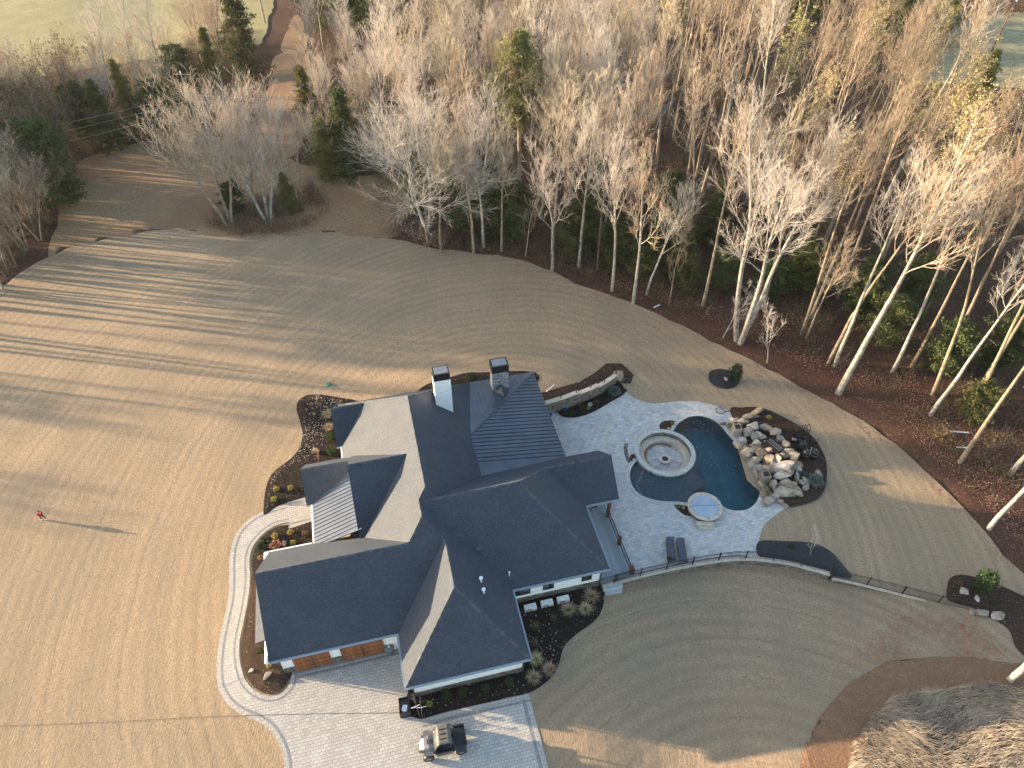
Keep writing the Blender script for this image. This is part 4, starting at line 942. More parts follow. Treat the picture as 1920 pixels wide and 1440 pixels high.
# the waterfall rockery: individual boulders, rows follow the photo
G='boulders of the pool waterfall'
ROCKS=[ # u,v,z,r,sx,sy,sz,mat(0 grey,1 tan),label
(1355,792,.1,.33,1,.7,.6,1,'small tan rock at the far left top of the pool rocks'),(1376,787,.2,.45,1.1,.7,.7,1,'tan rock second along the top of the pool rocks'),(1392,790,.3,.55,1.1,.8,.7,0,'grey rock behind the square black speaker rock'),
(1407,780,.3,.55,1.5,.6,.5,0,'long thin rock along the upper rim of the pool rocks'),(1417,771,.15,.55,1,.7,.7,1,'block shaped tan boulder set apart above the pool rocks'),(1412,795,.6,.6,1.2,.9,.7,1,'tan boulder high on the upper pool rocks'),
(1402,803,.5,.55,1.1,.8,.6,1,'flat orange tan boulder right of the upper black box'),(1432,795,.6,.5,1,.8,.6,1,'tan boulder on the rim above the fountain grille, first'),(1442,799,.6,.45,1,.8,.6,1,'tan boulder on the rim above the fountain grille, second'),
(1455,806,.7,.55,1.1,.9,.7,1,'square tan boulder above the right end of the grille'),(1463,818,.7,.5,1,.8,.7,0,'pale square boulder right above the grille corner'),(1472,829,.7,.5,.9,1,.6,1,'tan boulder right of the grille'),
(1478,841,.7,.55,1.1,.8,.6,0,'grey boulder at the lower right of the grille'),(1487,851,.6,.6,1,1,.7,1,'big tan boulder beside the black pumps'),(1494,868,.4,.5,1,.7,.6,1,'low brown rock beneath the black pumps'),
(1424,812,.6,.5,.9,.8,.7,0,'pale boulder between the upper box and the grille'),(1430,814,.7,.45,.8,1,.7,0,'narrow pale boulder left of the grille top'),(1416,815,.5,.5,1,1,.8,0,'grey boulder in the middle of the upper rocks'),
(1400,812,.3,.5,1,.8,.7,0,'shaded grey rock below the upper black box'),(1418,830,.3,.5,1.1,.7,.7,0,'grey rock hanging over the water left of the brown slab'),(1410,834,.2,.4,1,.7,.6,0,'pale rock at the water left of the brown slab'),
(1444,858,.6,.55,1,1,.8,0,'upright pale boulder below the brown slab'),(1456,857,.7,.5,.9,1,.8,0,'upright pale boulder below the grille corner'),(1448,869,.5,.45,1,.8,.8,0,'pale rock under the pair of upright boulders'),
(1458,850,.7,.4,1,.7,.6,0,'small white rock touching the lower grille edge'),(1470,849,.7,.5,1.1,.8,.6,0,'grey flat rock below the grille'),(1472,870,.6,.85,1.3,.55,.7,0,'long leaning pale slab in the middle of the pool rocks'),
(1430,857,.2,.35,1,.7,.6,0,'little rock at the water below the brown slab'),(1438,877,.3,.65,1.6,.5,.4,0,'thin flat ledge rock above the lower black box'),(1464,886,.5,.6,1,.9,.7,1,'pinkish boulder right of the lower black box'),
(1478,882,.5,.6,1,.7,.7,0,'grey boulder right of the pinkish one'),(1490,876,.4,.6,1.2,.7,.6,1,'tan boulder on the right shoulder of the rocks'),(1493,891,.3,.5,.5,1,.7,0,'narrow upright grey boulder on the right side'),
(1450,907,.3,.6,.7,1,.8,0,'rounded grey boulder below the lower black box'),(1473,903,.4,.65,1.2,.7,.5,1,'broad brown slab in the lower rocks'),(1488,905,.4,.45,1,.8,.5,1,'small brown boulder right of the broad slab'),
(1482,915,.3,.9,1.3,.6,.5,0,'large flat grey slab low on the right'),(1502,903,.2,.4,.7,1,.6,1,'yellow tan stone near the blue juniper'),(1509,901,.2,.5,.8,1,.6,0,'grey stone touching the blue juniper'),
(1509,913,.15,.4,1,.8,.6,0,'grey stone below the blue juniper'),(1473,922,.15,.95,1.3,.6,.6,0,'biggest flat topped boulder at the bottom of the rocks'),(1491,922,.15,.55,1,.8,.7,0,'dark sided boulder at the bottom right of the rocks'),
(1453,929,.1,.45,1.1,.8,.6,0,'grey boulder low beside the lime plant'),(1440,938,.1,.6,1,.8,.6,0,'white angular boulder at the bottom left of the rocks'),(1461,937,.1,.35,1,.8,.6,0,'small pale rock between the bottom boulders'),
(1431,944,.05,.28,1,.8,.6,0,'smallest rock at the bottom left tip'),(1471,945,.05,.42,.9,.8,.5,0,'white boulder at the edge of the patio below the rocks'),(1427,905,.0,.45,.8,1.3,.6,0,'low grey rock along the water beside the lower box'),
(1418,888,-.1,.45,.8,1.3,.7,0,'wet rock at the waterline in the lower half'),(1410,868,-.1,.5,.8,1.3,.7,0,'wet rock at the waterline in the middle'),(1398,851,-.1,.5,.8,1.2,.7,0,'wet rock at the waterline in the upper half'),(1385,835,-.1,.5,.8,1.2,.7,0,'wet dark rock at the waterline near the top'),
(1403,845,.1,.6,1,1,.8,0,'mossy rock behind the upper waterline'),(1416,862,.1,.55,1,1,.8,0,'mossy rock below the brown slab at the falls'),(1425,876,.1,.5,1,1,.7,0,'mossy rock left of the thin ledge'),(1393,824,.1,.5,1,1,.8,0,'mossy rock under the upper black box'),
(1436,843,.35,.5,1.2,.8,.5,1,'small tan step rock beside the brown slab'),(1445,838,.6,.5,1,.9,.5,1,'tan rock framing the grille on the left'),(1464,895,.4,.5,1,.8,.6,0,'rock tucked between the brown slab and pinkish boulder'),(1438,825,.65,.4,1,.8,.6,1,'tan rock at the upper left corner of the grille')]
for q in ROCKS:
    u,v,z,r_,sx_,sy_,sz_,mm,lab=q
    boulder(u,v+ (6 if z>.4 else 3),r_*1.38,lab,z,sx_,sy_,sz_,mat='rock_tan' if mm else 'rock',group=G,rz=rp.uniform(-.5,.5))
mb=MB(); mb.blob((0,0,0),1,5,.12,3.0,2.6,.75,4,0,1.0); p=W(1440,850,0)
M['rockbase']=rock_mat('wet rock core',(.08,.065,.05),(.20,.16,.12),(.30,.25,.20))
mb=MB(); mb.blob((0,0,0),1,5,.16,2.1,4.1,.95,4,0,1.0); o=mb.build('rock_core',[M['rockbase']]); p=W(1446,862,0); o.location=(p.x,p.y,0); o.rotation_euler=(0,0,.42); tag(o,'dark wet rock mass under the pool waterfall boulders','rock')
def slab(u,v,z,hx,hy,th,rz,mat,name,lab,cat):
    root=None; p=W(u,v,z); mb=MB(); mb.box(-hx,hx,-hy,hy,-th,0); o=mb.build(name,[M[mat]]); o.location=p; o.rotation_euler=(0,0,rz); tag(o,lab,cat); return o
pe=[q for q in resample([Vector(p) for p in pool_only],.62,False)]
e0,e1=W(1386,826),W(1428,936)
for k,q in enumerate(pe):
    if q.x>e0.x-.3 and e1.y+.4<q.y<e0.y:
        mb=MB(); rr_=rp.uniform(.38,.62); mb.blob((0,0,0),rr_,900+k,.07,1,1,.85,3,0,1.0); o=mb.build('boulder',[M['rockbase']]); o.location=(q.x+.35,q.y,.0+rp.uniform(-.05,.12)); o.rotation_euler=(0,0,rp.uniform(0,6)); tag(o,'dark wet boulder lining the waterline below the pool waterfall','boulder','wet boulders at the waterline')
o=slab(1453,834,1.02,.80,.48,.35,-.98,'black','fountain_grille','black fire grille set into a stone frame on top of the pool rocks','fire grille')
mb=MB()
for k in (-.2,.05,.2): mb.box(-.74,.74,k-.02,k+.02,0.002,.04)
mb.build('grille_bar',M['steel'],o)
M['slabm']=rock_mat('rusty slab',(.10,.065,.04),(.19,.125,.08),(.26,.18,.12)); slab(1424,846,.62,.75,.36,.3,-1.0,'slabm','stone_slab','flat brown slab the waterfall runs over','slab')
for u,v,lab in ((1383,800,'square pillar with a black lid at the top of the pool rocks'),(1437,889,'square pillar with a black lid at the lower pool rocks')):
    o=slab(u,v,.95,.36,.36,1.0,.1,'rock','stone_pillar',lab,'pillar'); mb=MB(); mb.box(-.24,.24,-.24,.24,.003,.05); mb.build('lid',M['black'],o)

# ---------------------------------------------------------------- pool equipment, furniture and small things
def at_root(name,u,v,z,rz,label,cat,group=None):
    p=W(u,v,z); return tag(empty(name,(p.x,p.y,z),rz),label,cat,group)
for u,v,lab in ((1508,858,'black round pool filter nearest the big tan boulder'),(1524,858,'black round pool filter at the right of the pumps'),(1502,842,'black round pool filter in the middle of the pumps')):
    r_=at_root('pool_filter',u,v,.1,.3,lab,'pool filter','pool filters')
    mb=MB(); mb.lathe(0,0,[(.30,0),(.34,.25),(.34,.75),(.26,.92),(.10,1.0),(.005,1.01)],20); mb.build('tank',M['black'],r_,True)
    mb=MB(); mb.lathe(0,0,[(.36,.48),(.37,.52),(.36,.56),(.34,.56)],20); mb.build('clamp_band',M['steel'],r_); mb=MB(); mb.tube([(0,0,1.0),(0,0,1.15)],.04,8); mb.build('valve',M['steel'],r_)
for u,v,lab in ((1500,823,'small black pump beside the pipe rack'),(1490,829,'grey capped pump at the left of the equipment'),(1513,845,'black pump between the round filters')):
    r_=at_root('pool_pump',u,v,.1,-.5,lab,'pool pump','pool pumps')
    mb=MB(); mb.tube([(-.35,0,.28),(.12,0,.28)],[.15,.16],12); mb.build('motor',M['black'] if u!=1490 else M['steel'],r_,True)
    mb=MB(); mb.lathe(.32,0,[(.17,0.02),(.19,.35),(.19,.48),(.005,.52)],14); mb.build('strainer',M['black'],r_); mb=MB(); mb.box(-.35,.4,-.14,.14,0,.1); mb.build('base',M['black'],r_)
r_=at_root('pipe_rack',1500,812,.1,.25,'black rack of upright pipes at the top of the pool equipment','pipe rack')
for k in range(6):
    mb=MB(); x=-.75+.3*k; mb.tube([(x,-.25,0),(x,-.25,.7),(x+.08,.3,.75),(x+.08,.3,0)],.035,6); mb.build('pipe',M['black'],r_)
mb=MB(); mb.tube([(-.8,-.25,.45),(.85,-.25,.45)],.03,6); mb.build('rail',M['black'],r_)
r_=at_root('pipe_rack',1517,834,.1,.1,'low tangle of black pipes between the filters','pipe rack')
for k in range(5):
    mb=MB(); x=-.6+.3*k; mb.tube([(x,-.2,.1),(x+.05,-.1,.45),(x+.25,.3,.45),(x+.3,.5,.1)],.035,6); mb.build('pipe',M['black'],r_)
r_=at_root('pool_pipe',1517,852,.1,1.1,'white pipe standing between the two right filters','pipe'); mb=MB(); mb.tube([(-.35,0,.5),(.35,0,.62)],.05,8); mb.tube([(-.35,0,0),(-.35,0,.55)],.05,8); mb.build('pipe',M['steel'],r_); mb=MB(); mb.lathe(-.38,0,[(.1,.5),(.1,.62),(.005,.64)],12); mb.build('cap',M['white'],r_)
# hose coil
p=W(1350,771,.05); mb=MB()
mb.tube([(.42*cos(a*.3)*(1+.04*sin(a)),.42*sin(a*.3),.03+.012*(a%21)/4) for a in range(0,64)]+[(.55,-.1,.03),(.75,-.05,.03),(.95,.1,.03)],.03,6); o=mb.build('hose',[M['trim_dark']],None,True); o.location=p; tag(o,'coiled dark hose on the patio above the pool','hose')
# loungers
def lounger(u,v,rz,lab,litter_=False):
    r_=at_root('sun_lounger',u,v,.02,rz,lab,'sun lounger','two dark sun loungers')
    M.setdefault('lounge',mat2('charcoal cushion',(.055,.06,.075),(.085,.09,.11),5,.8,.3,.01)); mb=MB()
    for k in range(2): mb.box(-.31,.31,-.98+.66*k,-.34+.66*k,.33,.44)
    mb.build('seat_cushion',M['lounge'],r_)
    mb=MB(); mb.add([(-.31,.36,.34),(.31,.36,.34),(.31,.98,.56),(-.31,.98,.56),(-.31,.36,.45),(.31,.36,.45),(.31,.98,.67),(-.31,.98,.67)],[(3,2,1,0),(4,5,6,7),(0,1,5,4),(1,2,6,5),(2,3,7,6),(3,0,4,7)]); mb.build('backrest',M['lounge'],r_)
    mb=MB(); mb.box(-.34,-.31,-1.0,1.0,.26,.33); mb.box(.31,.34,-1.0,1.0,.26,.33); mb.box(-.31,.31,-1.0,-.97,.26,.33); mb.box(-.31,.31,.97,1.0,.26,.33); mb.build('frame',M['trim_dark'],r_)
    for x in (-.30,.30):
        for y in (-.9,.85): mb=MB(); mb.box(x-.025,x+.025,y-.025,y+.025,0,.26); mb.build('leg',M['trim_dark'],r_)
    return r_
lounger(1257,1034,-.06,'left of the two charcoal loungers, with a bundle at its foot'); lounger(1277,1036,-.02,'right of the two charcoal loungers, closer to the spa')
p=W(1255,1050,.46); mb=MB()
V,F=leafball_mesh(220,.24,.12,.05,8); o=np_mesh('leaf_bundle',V,F,[M['brush']]); o.location=p; tag(o,'brown leafy bundle lying on the foot of the left lounger','bundle')
# deck chair under the porch
r_=at_root('deck_chair',1112,952,.38,TH,'dark chair standing at the shaded end of the side deck','chair')
mb=MB(); mb.box(-.28,.28,-.28,.28,.40,.46); mb.build('seat',M['trim_dark'],r_); mb=MB(); mb.box(-.28,.28,.24,.29,.46,.95); mb.build('backrest',M['trim_dark'],r_)
for x in (-.25,.25):
    for y in (-.25,.25): mb=MB(); mb.box(x-.02,x+.02,y-.02,y+.02,0,.4); mb.build('leg',M['trim_dark'],r_)
# heat pumps
M['unit']=plain('white unit casing',(.68,.67,.66),.45)
for u,v,lab in ((994,1146,'white outdoor heat pump nearest the front wing, left of three'),(1025,1138,'white outdoor heat pump in the middle of three'),(1055,1131,'white outdoor heat pump nearest the deck step, right of three')):
    r_=at_root('heat_pump',u,v,-.2,TH,lab,'heat pump','heat pumps along the side wall')
    mb=MB(); mb.box(-.46,.46,-.19,.19,.12,.80); mb.build('casing',M['unit'],r_)
    mb=MB(); N=20; mb.v=[(-.12,-.195,.46)]+[(-.12+.25*cos(2*pi*k/N),-.195,.46+.25*sin(2*pi*k/N)) for k in range(N)]; mb.f=[(0,1+k,1+(k+1)%N) for k in range(N)]; mb.mi=[0]*N; fn=mb.build('fan_grille',M['steel'],r_)
    mb=MB(); mb.tube([(-.12,-.20,.46),(-.12,-.21,.46)],.07,10); mb.build('hub',M['unit'],fn)
    mb=MB(); mb.box(-.40,-.3,-.2,.2,0,.119); mb.box(.3,.40,-.2,.2,0,.119); mb.build('foot',M['trim_dark'],r_); mb=MB(); mb.box(.32,.38,-.2,-.19,.5,.56); mb.build('badge',M['trim_dark'],r_)
# trash can by the garage door
M['bin']=plain('grey green bin',(.10,.13,.15),.5)
r_=at_root('trash_can',732,1224,.03,TH,'round grey trash can with a bulging lid by the garage side door','trash can')
mb=MB(); mb.lathe(0,0,[(.24,0),(.32,.80),(.34,.82)],20); mb.build('can',M['bin'],r_,True); mb=MB(); mb.lathe(0,0,[(.36,.80),(.35,.86),(.18,.96),(.005,.99)],20); mb.build('lid',M['bin'],r_,True)
mb=MB(); mb.blob((0,0,1.0),.10,3,.2,.8,1.1,.5,1); mb.build('handle',M['white'],r_)
# open black wheelie bin and bicycles at the driveway corner
r_=at_root('wheelie_bin',760,1330,.03,TH+pi/2-.05,'open black bin with white paper inside at the driveway corner','bin')
mb=MB(); 
for b in ((-.55,.55,-.36,-.32),(-.55,.55,.32,.36),(-.55,-.51,-.32,.32),(.51,.55,-.32,.32)): mb.box(*b,.02,.72)
mb.build('tub',M['black'],r_); mb=MB(); mb.box(-.51,.51,-.32,.32,.05,.5); mb.build('liner',M['trim_dark'],r_)
mb=MB(); mb.add([(-.35,-.12,.53),(.05,-.2,.55),(.12,.1,.53),(-.2,.22,.56),(-.38,.1,.54)],[(0,1,2,3,4)]); mb.build('paper',M['white'],r_)
for y in (-.34,.34): mb=MB(); mb.tube([(-.45,y-.03,.12),(-.45,y+.03,.12)],.12,12); mb.build('wheel',M['black'],r_)
def bicycle(u,v,rz,lab,tilt=.15):
    r_=at_root('bicycle',u,v,.05,rz,lab,'bicycle','bicycles parked at the driveway corner'); r_.rotation_euler=(tilt,0,rz)
    for x in (-.5,.5):
        mb=MB(); mb.tube([(x+.33*cos(a),0,.35+.33*sin(a)) for a in [2*pi*k/20 for k in range(21)]],.028,6,False); wh=mb.build('wheel',M['black'],r_)
        mb=MB()
        for k in range(5): a=pi*k/5; mb.tube([(x+.31*cos(a),0,.35+.31*sin(a)),(x-.31*cos(a),0,.35-.31*sin(a))],.005,4)
        mb.build('spokes',M['steel'],wh)
    mb=MB(); mb.tube([(-.5,0,.35),(-.12,0,.30),(-.2,0,.8),(.38,0,.82),(-.12,0,.30)],.022,6); mb.tube([(-.5,0,.35),(-.2,0,.72)],.018,6); mb.tube([(.5,0,.35),(.38,0,.82),(.35,0,.98)],.022,6); mb.build('frame',M['steel'],r_)
    mb=MB(); mb.tube([(.33,-.3,1.0),(.37,0,1.02),(.33,.3,1.0)],.02,6); mb.build('handlebar',M['white'],r_); mb=MB(); mb.box(-.33,-.07,-.06,.06,.86,.91); mb.build('saddle',M['trim_dark'],r_); mb=MB(); mb.tube([(-.2,0,.78),(-.2,0,.87)],.015,6); mb.build('seat_post',M['steel'],r_)
bicycle(783,1325,-1.2,'bicycle with pale handlebar at the corner of the front wall'); bicycle(789,1328,-1.35,'dark bicycle standing nearer the mulch bed',-.1)
# off-road buggy
def buggy(u,v,rz):
    r_=at_root('utility_vehicle',u,v,.03,rz,'silver and black two-seat off-road buggy parked on the paver driveway','off-road vehicle')
    M['silver']=mat2('silver body paint',(.10,.10,.11),(.14,.14,.15),3,.28,0,metal=.5,spec=.6); M['roofp']=plain('grey roof panel',(.10,.095,.085),.45); M['dk']=plain('dark plastic',(.02,.022,.026),.45); M['seat']=plain('seat vinyl',(.05,.05,.055),.6)
    def hull(sec,name,mat,parent=r_,smooth=False):
        mb=MB(); V=[];F=[];n=len(sec[0][1])
        for x,pr in sec: V+=[(x,y,z) for y,z in pr]
        for i in range(len(sec)-1):
            for k in range(n): F.append((i*n+k,i*n+(k+1)%n,(i+1)*n+(k+1)%n,(i+1)*n+k))
        F+=[tuple(range(n))[::-1],tuple((len(sec)-1)*n+k for k in range(n))]; mb.add(V,F); o=mb.build(name,M[mat],parent,smooth)
        bm=bmesh.new(); bm.from_mesh(o.data); bmesh.ops.recalc_face_normals(bm,faces=bm.faces); bm.to_mesh(o.data); bm.free(); return o
    sec=lambda w0,w1,z0,z1:[(-w0,z0),(w0,z0),(w1,(z0+z1)/2),(w1*.75,z1),(-w1*.75,z1),(-w1,(z0+z1)/2)]
    hull([(-1.45,sec(.45,.5,.4,.6)),(-1.3,sec(.6,.70,.38,.95)),(-.6,sec(.62,.74,.34,.98)),(-.55,sec(.62,.74,.32,.62)),(.55,sec(.62,.74,.32,.60)),(.62,sec(.6,.72,.34,.98)),(.9,sec(.5,.62,.36,1.02)),(1.3,sec(.42,.54,.38,.88)),(1.62,sec(.25,.36,.42,.66))],'body','dk')
    hull([(.60,sec(.3,.56,.95,1.09)),(1.0,sec(.3,.50,.9,1.08)),(1.35,sec(.22,.42,.82,.95)),(1.60,sec(.14,.30,.62,.74))],'hood','silver')
    mb=MB(); mb.add([(.75,-.16,1.10),(1.1,-.14,1.07),(1.1,.14,1.07),(.75,.16,1.10)],[(0,1,2,3)]); mb.build('hood_vent',M['dk'],r_)
    for s_ in (-1,1):
        hull([(.78,[(s_*.45,.80),(s_*.80,.80),(s_*.80,.86),(s_*.45,.98)]),(1.35,[(s_*.35,.72),(s_*.78,.74),(s_*.78,.80),(s_*.35,.88)])],'fender','silver')
        hull([(-1.35,[(s_*.60,.80),(s_*.82,.78),(s_*.82,.84),(s_*.60,.92)]),(-.75,[(s_*.60,.84),(s_*.82,.80),(s_*.82,.86),(s_*.60,.98)])],'fender','dk')
        mb=MB(); mb.box(-.5,.55,s_*.76-.02,s_*.76+.02,.36,.82); mb.build('door',M['silver'],r_)
        mb=MB(); mb.add([(1.52,s_*.18,.70),(1.52,s_*.36,.68),(1.42,s_*.40,.80),(1.40,s_*.22,.83)],[(0,1,2,3)]); mb.build('headlight',M['glass'],r_)
        mb=MB(); mb.box(-1.47,-1.45,s_*.38-.08,s_*.38+.08,.62,.70); mb.build('tail_light',M['leaf_red'],r_)
        mb=MB(); mb.tube([(.72,s_*.66,1.0),(.30,s_*.58,1.80),(-.42,s_*.58,1.84),(-.78,s_*.64,.95)],.035,8); mb.tube([(-.35,s_*.58,1.82),(-.45,s_*.66,.9)],.03,6); mb.build('roll_bar',M['dk'],r_)
        mb=MB(); mb.box(-.32,.12,s_*.32-.22,s_*.32+.22,.62,.78); mb.add([(-.30,s_*.32-.2,.78),(-.30,s_*.32+.2,.78),(-.50,s_*.32+.18,1.35),(-.50,s_*.32-.18,1.35),(-.40,s_*.32-.2,.78),(-.40,s_*.32+.2,.78),(-.60,s_*.32+.18,1.33),(-.60,s_*.32-.18,1.33)],[(0,1,2,3),(7,6,5,4),(3,2,6,7),(0,3,7,4),(1,5,6,2)]); mb.build('seat',M['seat'],r_)
    mb=MB(); mb.tube([(.30,-.58,1.80),(.30,.58,1.80)],.035,8); mb.tube([(-.42,-.58,1.84),(-.42,.58,1.84)],.035,8); mb.build('roll_bar',M['dk'],r_)
    hull([(-.50,[(-.62,1.83),(.62,1.83),(.56,1.90),(-.56,1.90)]),(-.30,[(-.64,1.86),(.64,1.86),(.56,1.94),(-.56,1.94)]),(.30,[(-.60,1.83),(.60,1.83),(.54,1.90),(-.54,1.90)]),(.42,[(-.50,1.80),(.50,1.80),(.46,1.84),(-.46,1.84)])],'roof_panel','roofp')
    mb=MB(); mb.box(-.2,.2,-.03,.03,1.935,1.95)
    for y in (-.3,.3): mb.box(-.22,.26,y-.02,y+.02,1.93,1.952)
    mb.build('roof_rib',M['dk'],r_)
    M['ws']=plain('windscreen',(.06,.065,.07),.08,spec=.9)
    mb=MB(); mb.add([(.66,-.6,1.10),(.66,.6,1.10),(.36,.52,1.74),(.36,-.52,1.74),(.64,-.6,1.10),(.64,.6,1.10),(.34,.52,1.74),(.34,-.52,1.74)],[(0,1,2,3),(7,6,5,4),(0,3,7,4),(1,5,6,2)]); mb.build('windscreen',M['ws'],r_)
    mb=MB(); mb.box(-1.40,-.70,-.62,.62,.955,.975); mb.box(-1.42,-1.38,-.64,.64,.95,1.2); mb.box(-1.38,-.7,-.64,-.60,.95,1.15); mb.box(-1.38,-.7,.60,.64,.95,1.15); mb.build('cargo_bed',M['dk'],r_)
    mb=MB(); mb.tube([(1.60,-.4,.45),(1.70,-.3,.60),(1.70,.3,.60),(1.60,.4,.45)],.03,6); mb.build('bumper',M['dk'],r_)
    mb=MB(); a=[2*pi*k/14 for k in range(15)]; mb.tube([(.30+.05*sin(t),.33+.17*cos(t),1.05+.16*sin(t)) for t in a],.015,5,False); mb.build('steering_wheel',M['dk'],r_)
    for x in (1.12,-1.02):
        for s_ in (-1,1):
            mb=MB(); y0,y1=s_*.60,s_*.86; prof=[(.20,y0),(.33,y0),(.36,y0+s_*.06),(.36,y1-s_*.06),(.33,y1),(.20,y1)]; N=24; V=[];F=[]
            for r0,y in prof:
                for k in range(N): q=r0*(1+(.02 if (k%2 and r0>.35) else 0)); V.append((x+q*cos(2*pi*k/N),y,.36+q*sin(2*pi*k/N)))
            for i in range(5):
                for k in range(N): F.append((i*N+k,i*N+(k+1)%N,(i+1)*N+(k+1)%N,(i+1)*N+k))
            mb.add(V,F); wl=mb.build('wheel',M['black'],r_)
            mb=MB(); V=[(x,y1-s_*.04,.36)]+[(x+.205*cos(2*pi*k/10)*(1 if k%2 else .9),y1-s_*.02,.36+.205*sin(2*pi*k/10)) for k in range(10)]; mb.add(V,[(0,1+k,1+(k+1)%10) for k in range(10)]); mb.build('rim',M['steel'],wl)
    return r_
b_=buggy(834,1396,pi+TH-.04)
# person walking on the lawn
def person(u,v):
    r_=at_root('person',u,v,0,-.35,'person in a red jacket and dark trousers walking over the sunlit lawn','person')
    M['skin']=plain('skin',(.45,.28,.2),.6); M['red']=plain('red jacket',(.50,.02,.025),.8); M['trs']=plain('dark trousers',(.03,.03,.045),.8)
    J={'hip':(0,0,.92),'ch':(.06,0,1.25),'nk':(.10,0,1.48),'hd':(.14,0,1.63),'hl':(0,.10,.88),'kl':(.20,.11,.50),'al':(.10,.11,.09),'tl':(.28,.12,.04),'hr':(0,-.10,.88),'kr':(-.05,-.11,.48),'ar':(-.34,-.11,.14),'tr':(-.20,-.12,.04),
       'sl':(.09,.18,1.42),'el':(-.08,.25,1.17),'wl':(.08,.24,.95),'sr':(.09,-.18,1.42),'er':(.14,-.26,1.14),'wr':(.36,-.22,1.05),'gl':(.13,.23,.88),'gr':(.43,-.20,1.02)}
    R={'hip':.15,'ch':.155,'nk':.06,'hd':.10,'hl':.095,'kl':.062,'al':.042,'tl':.035,'hr':.095,'kr':.062,'ar':.042,'tr':.035,'sl':.065,'el':.045,'wl':.032,'sr':.065,'er':.045,'wr':.032,'gl':.035,'gr':.035}
    E_=[('hip','ch'),('ch','nk'),('nk','hd'),('hip','hl'),('hl','kl'),('kl','al'),('al','tl'),('hip','hr'),('hr','kr'),('kr','ar'),('ar','tr'),('ch','sl'),('sl','el'),('el','wl'),('wl','gl'),('ch','sr'),('sr','er'),('er','wr'),('wr','gr')]
    def skin(keys,name,mat,grow=0,parent=r_):
        ks=[k for k in keys]; me=bpy.data.meshes.new(name); me.from_pydata([J[k] for k in ks],[(ks.index(a),ks.index(b)) for a,b in E_ if a in ks and b in ks],[]); o=link(name,me,M[mat],parent)
        md=o.modifiers.new('s','SKIN'); md.use_smooth_shade=True
        for i,k in enumerate(ks): q=me.skin_vertices[0].data[i]; q.radius=(R[k]+grow,R[k]*.9+grow); q.use_root=(i==0)
        o.modifiers.new('u','SUBSURF').render_levels=2; return o
    bd=skin(list(J),'body','skin')
    skin(['hip','ch','sl','el','wl','sr','er','wr'],'jacket','red',.022,bd); skin(['hip','hl','kl','al','hr','kr','ar'],'trousers','trs',.016,bd)
    for k in ('l','r'): a=Vector(J['a'+k]); b=Vector(J['t'+k]); mb=MB(); mb.tube([a-Vector((.05,0,.02)),a,b],[.05,.06,.045],8); mb.build('shoe',M['white'],bd,True)
    mb=MB(); mb.blob((.125,0,1.68),.108,2,.08,1.05,.95,.8,2); mb.build('hair',M['bark_dark'],bd,True)
    for s_ in (-1,1): mb=MB(); mb.blob((.235,s_*.035,1.64),.013,1,0,1,1,1,1); mb.build('eye',M['black'],bd)
    r_.scale=(.78,.78,.78); return r_
person(83,975)
# cable across lawn and drive, light posts, lawn odds and ends
mb=MB(); cpts=[(-200,1366),(0,1361),(120,1357),(240,1352),(360,1345),(480,1341),(600,1338),(700,1337),(752,1336)]; mb.tube([W(u,v,.045) for u,v in cpts],.010,5); tag(mb.build('cable',[M['trim_dark']]),'thin dark cable running straight across the lawn and driveway','cable')
for u,v,h,lab in ((1361,712,1.6,'black lamp stake on the round bed beside the green shrub'),(1826,1111,1.5,'black stake behind the white boulder at the right')):
    p=wz(u,v); r_=tag(empty('garden_stake',p),lab,'garden stake'); mb=MB(); mb.tube([(0,0,0),(.02,0,h)],.03,6); mb.build('stem',M['black'],r_); mb=MB(); mb.lathe(.02,0,[(.02,h+.12),(.10,h),(.005,h)],8); mb.build('lamp_head',M['black'],r_)
M['green']=plain('green plastic',(.03,.17,.12),.6); M['blue']=plain('blue plastic',(.02,.15,.45),.5)
p=W(616,721,.02); mb=MB(); mb.lathe(0,0,[(.28,.0),(.26,.10),(.14,.12),(.005,.11)],16); o=mb.build('valve_cover',[M['green']]); o.location=p; tag(o,'round green valve cover in the lawn above the left bed','valve cover')
for u,v,lab in ((1032,780,'blue bucket on the patio at the metal roof edge'),(1060,770,'blue bucket at the foot of the stone wall')):
    p=W(u,v,.05); r_=tag(empty('bucket',p),lab,'bucket'); mb=MB(); mb.lathe(0,0,[(.005,.01),(.16,0),(.20,.38),(.18,.38),(.15,.05),(.005,.05)],14); mb.build('pail',M['blue'],r_); mb=MB(); mb.tube([(.2*cos(a),0,.38+.18*sin(a)) for a in [pi*k/8 for k in range(9)]],.01,4); mb.build('handle',M['white'],r_)
p=W(1127,846,.05)
for u,v,ln,rz,lab in ((1798,811,1.7,-.12,'white pipe lying at the woodland edge, upper one'),(1805,840,1.2,-.05,'white pipe lying at the woodland edge, lower one'),(1231,575,.9,.6,'short white board lying at the top edge of the lawn')):
    p=wz(u,v,flat0,.05); mb=MB(); mb.tube([(-ln/2,0,.08),(ln/2,0,.08)],.07,8); o=mb.build('white_pipe',[M['white']]); o.location=p; o.rotation_euler=(0,0,rz); tag(o,lab,'pipe')
p=wz(1327,588,flat0,0); mb=MB(); mb.tube([(0,0,-.1),(0.03,0,.5),(.0,.05,.9)],[.32,.24,.15],9); mb.tube([(0,0,.5),(.2,.1,1.1)],[.12,.03],6); o=mb.build('tree_stump',[M['bark_dark']]); o.location=p; tag(o,'broken dark tree stump at the edge of the lawn','tree stump')
a=W(1352,497,.6); b=W(1454,602,.35); mb=MB(); mb.tube([a,a.lerp(b,.4),b],[.16,.20,.26],9); tag(mb.build('fallen_log',[M['bark_brown']]),'fallen log slanting down through the wood behind the big white tree','log')
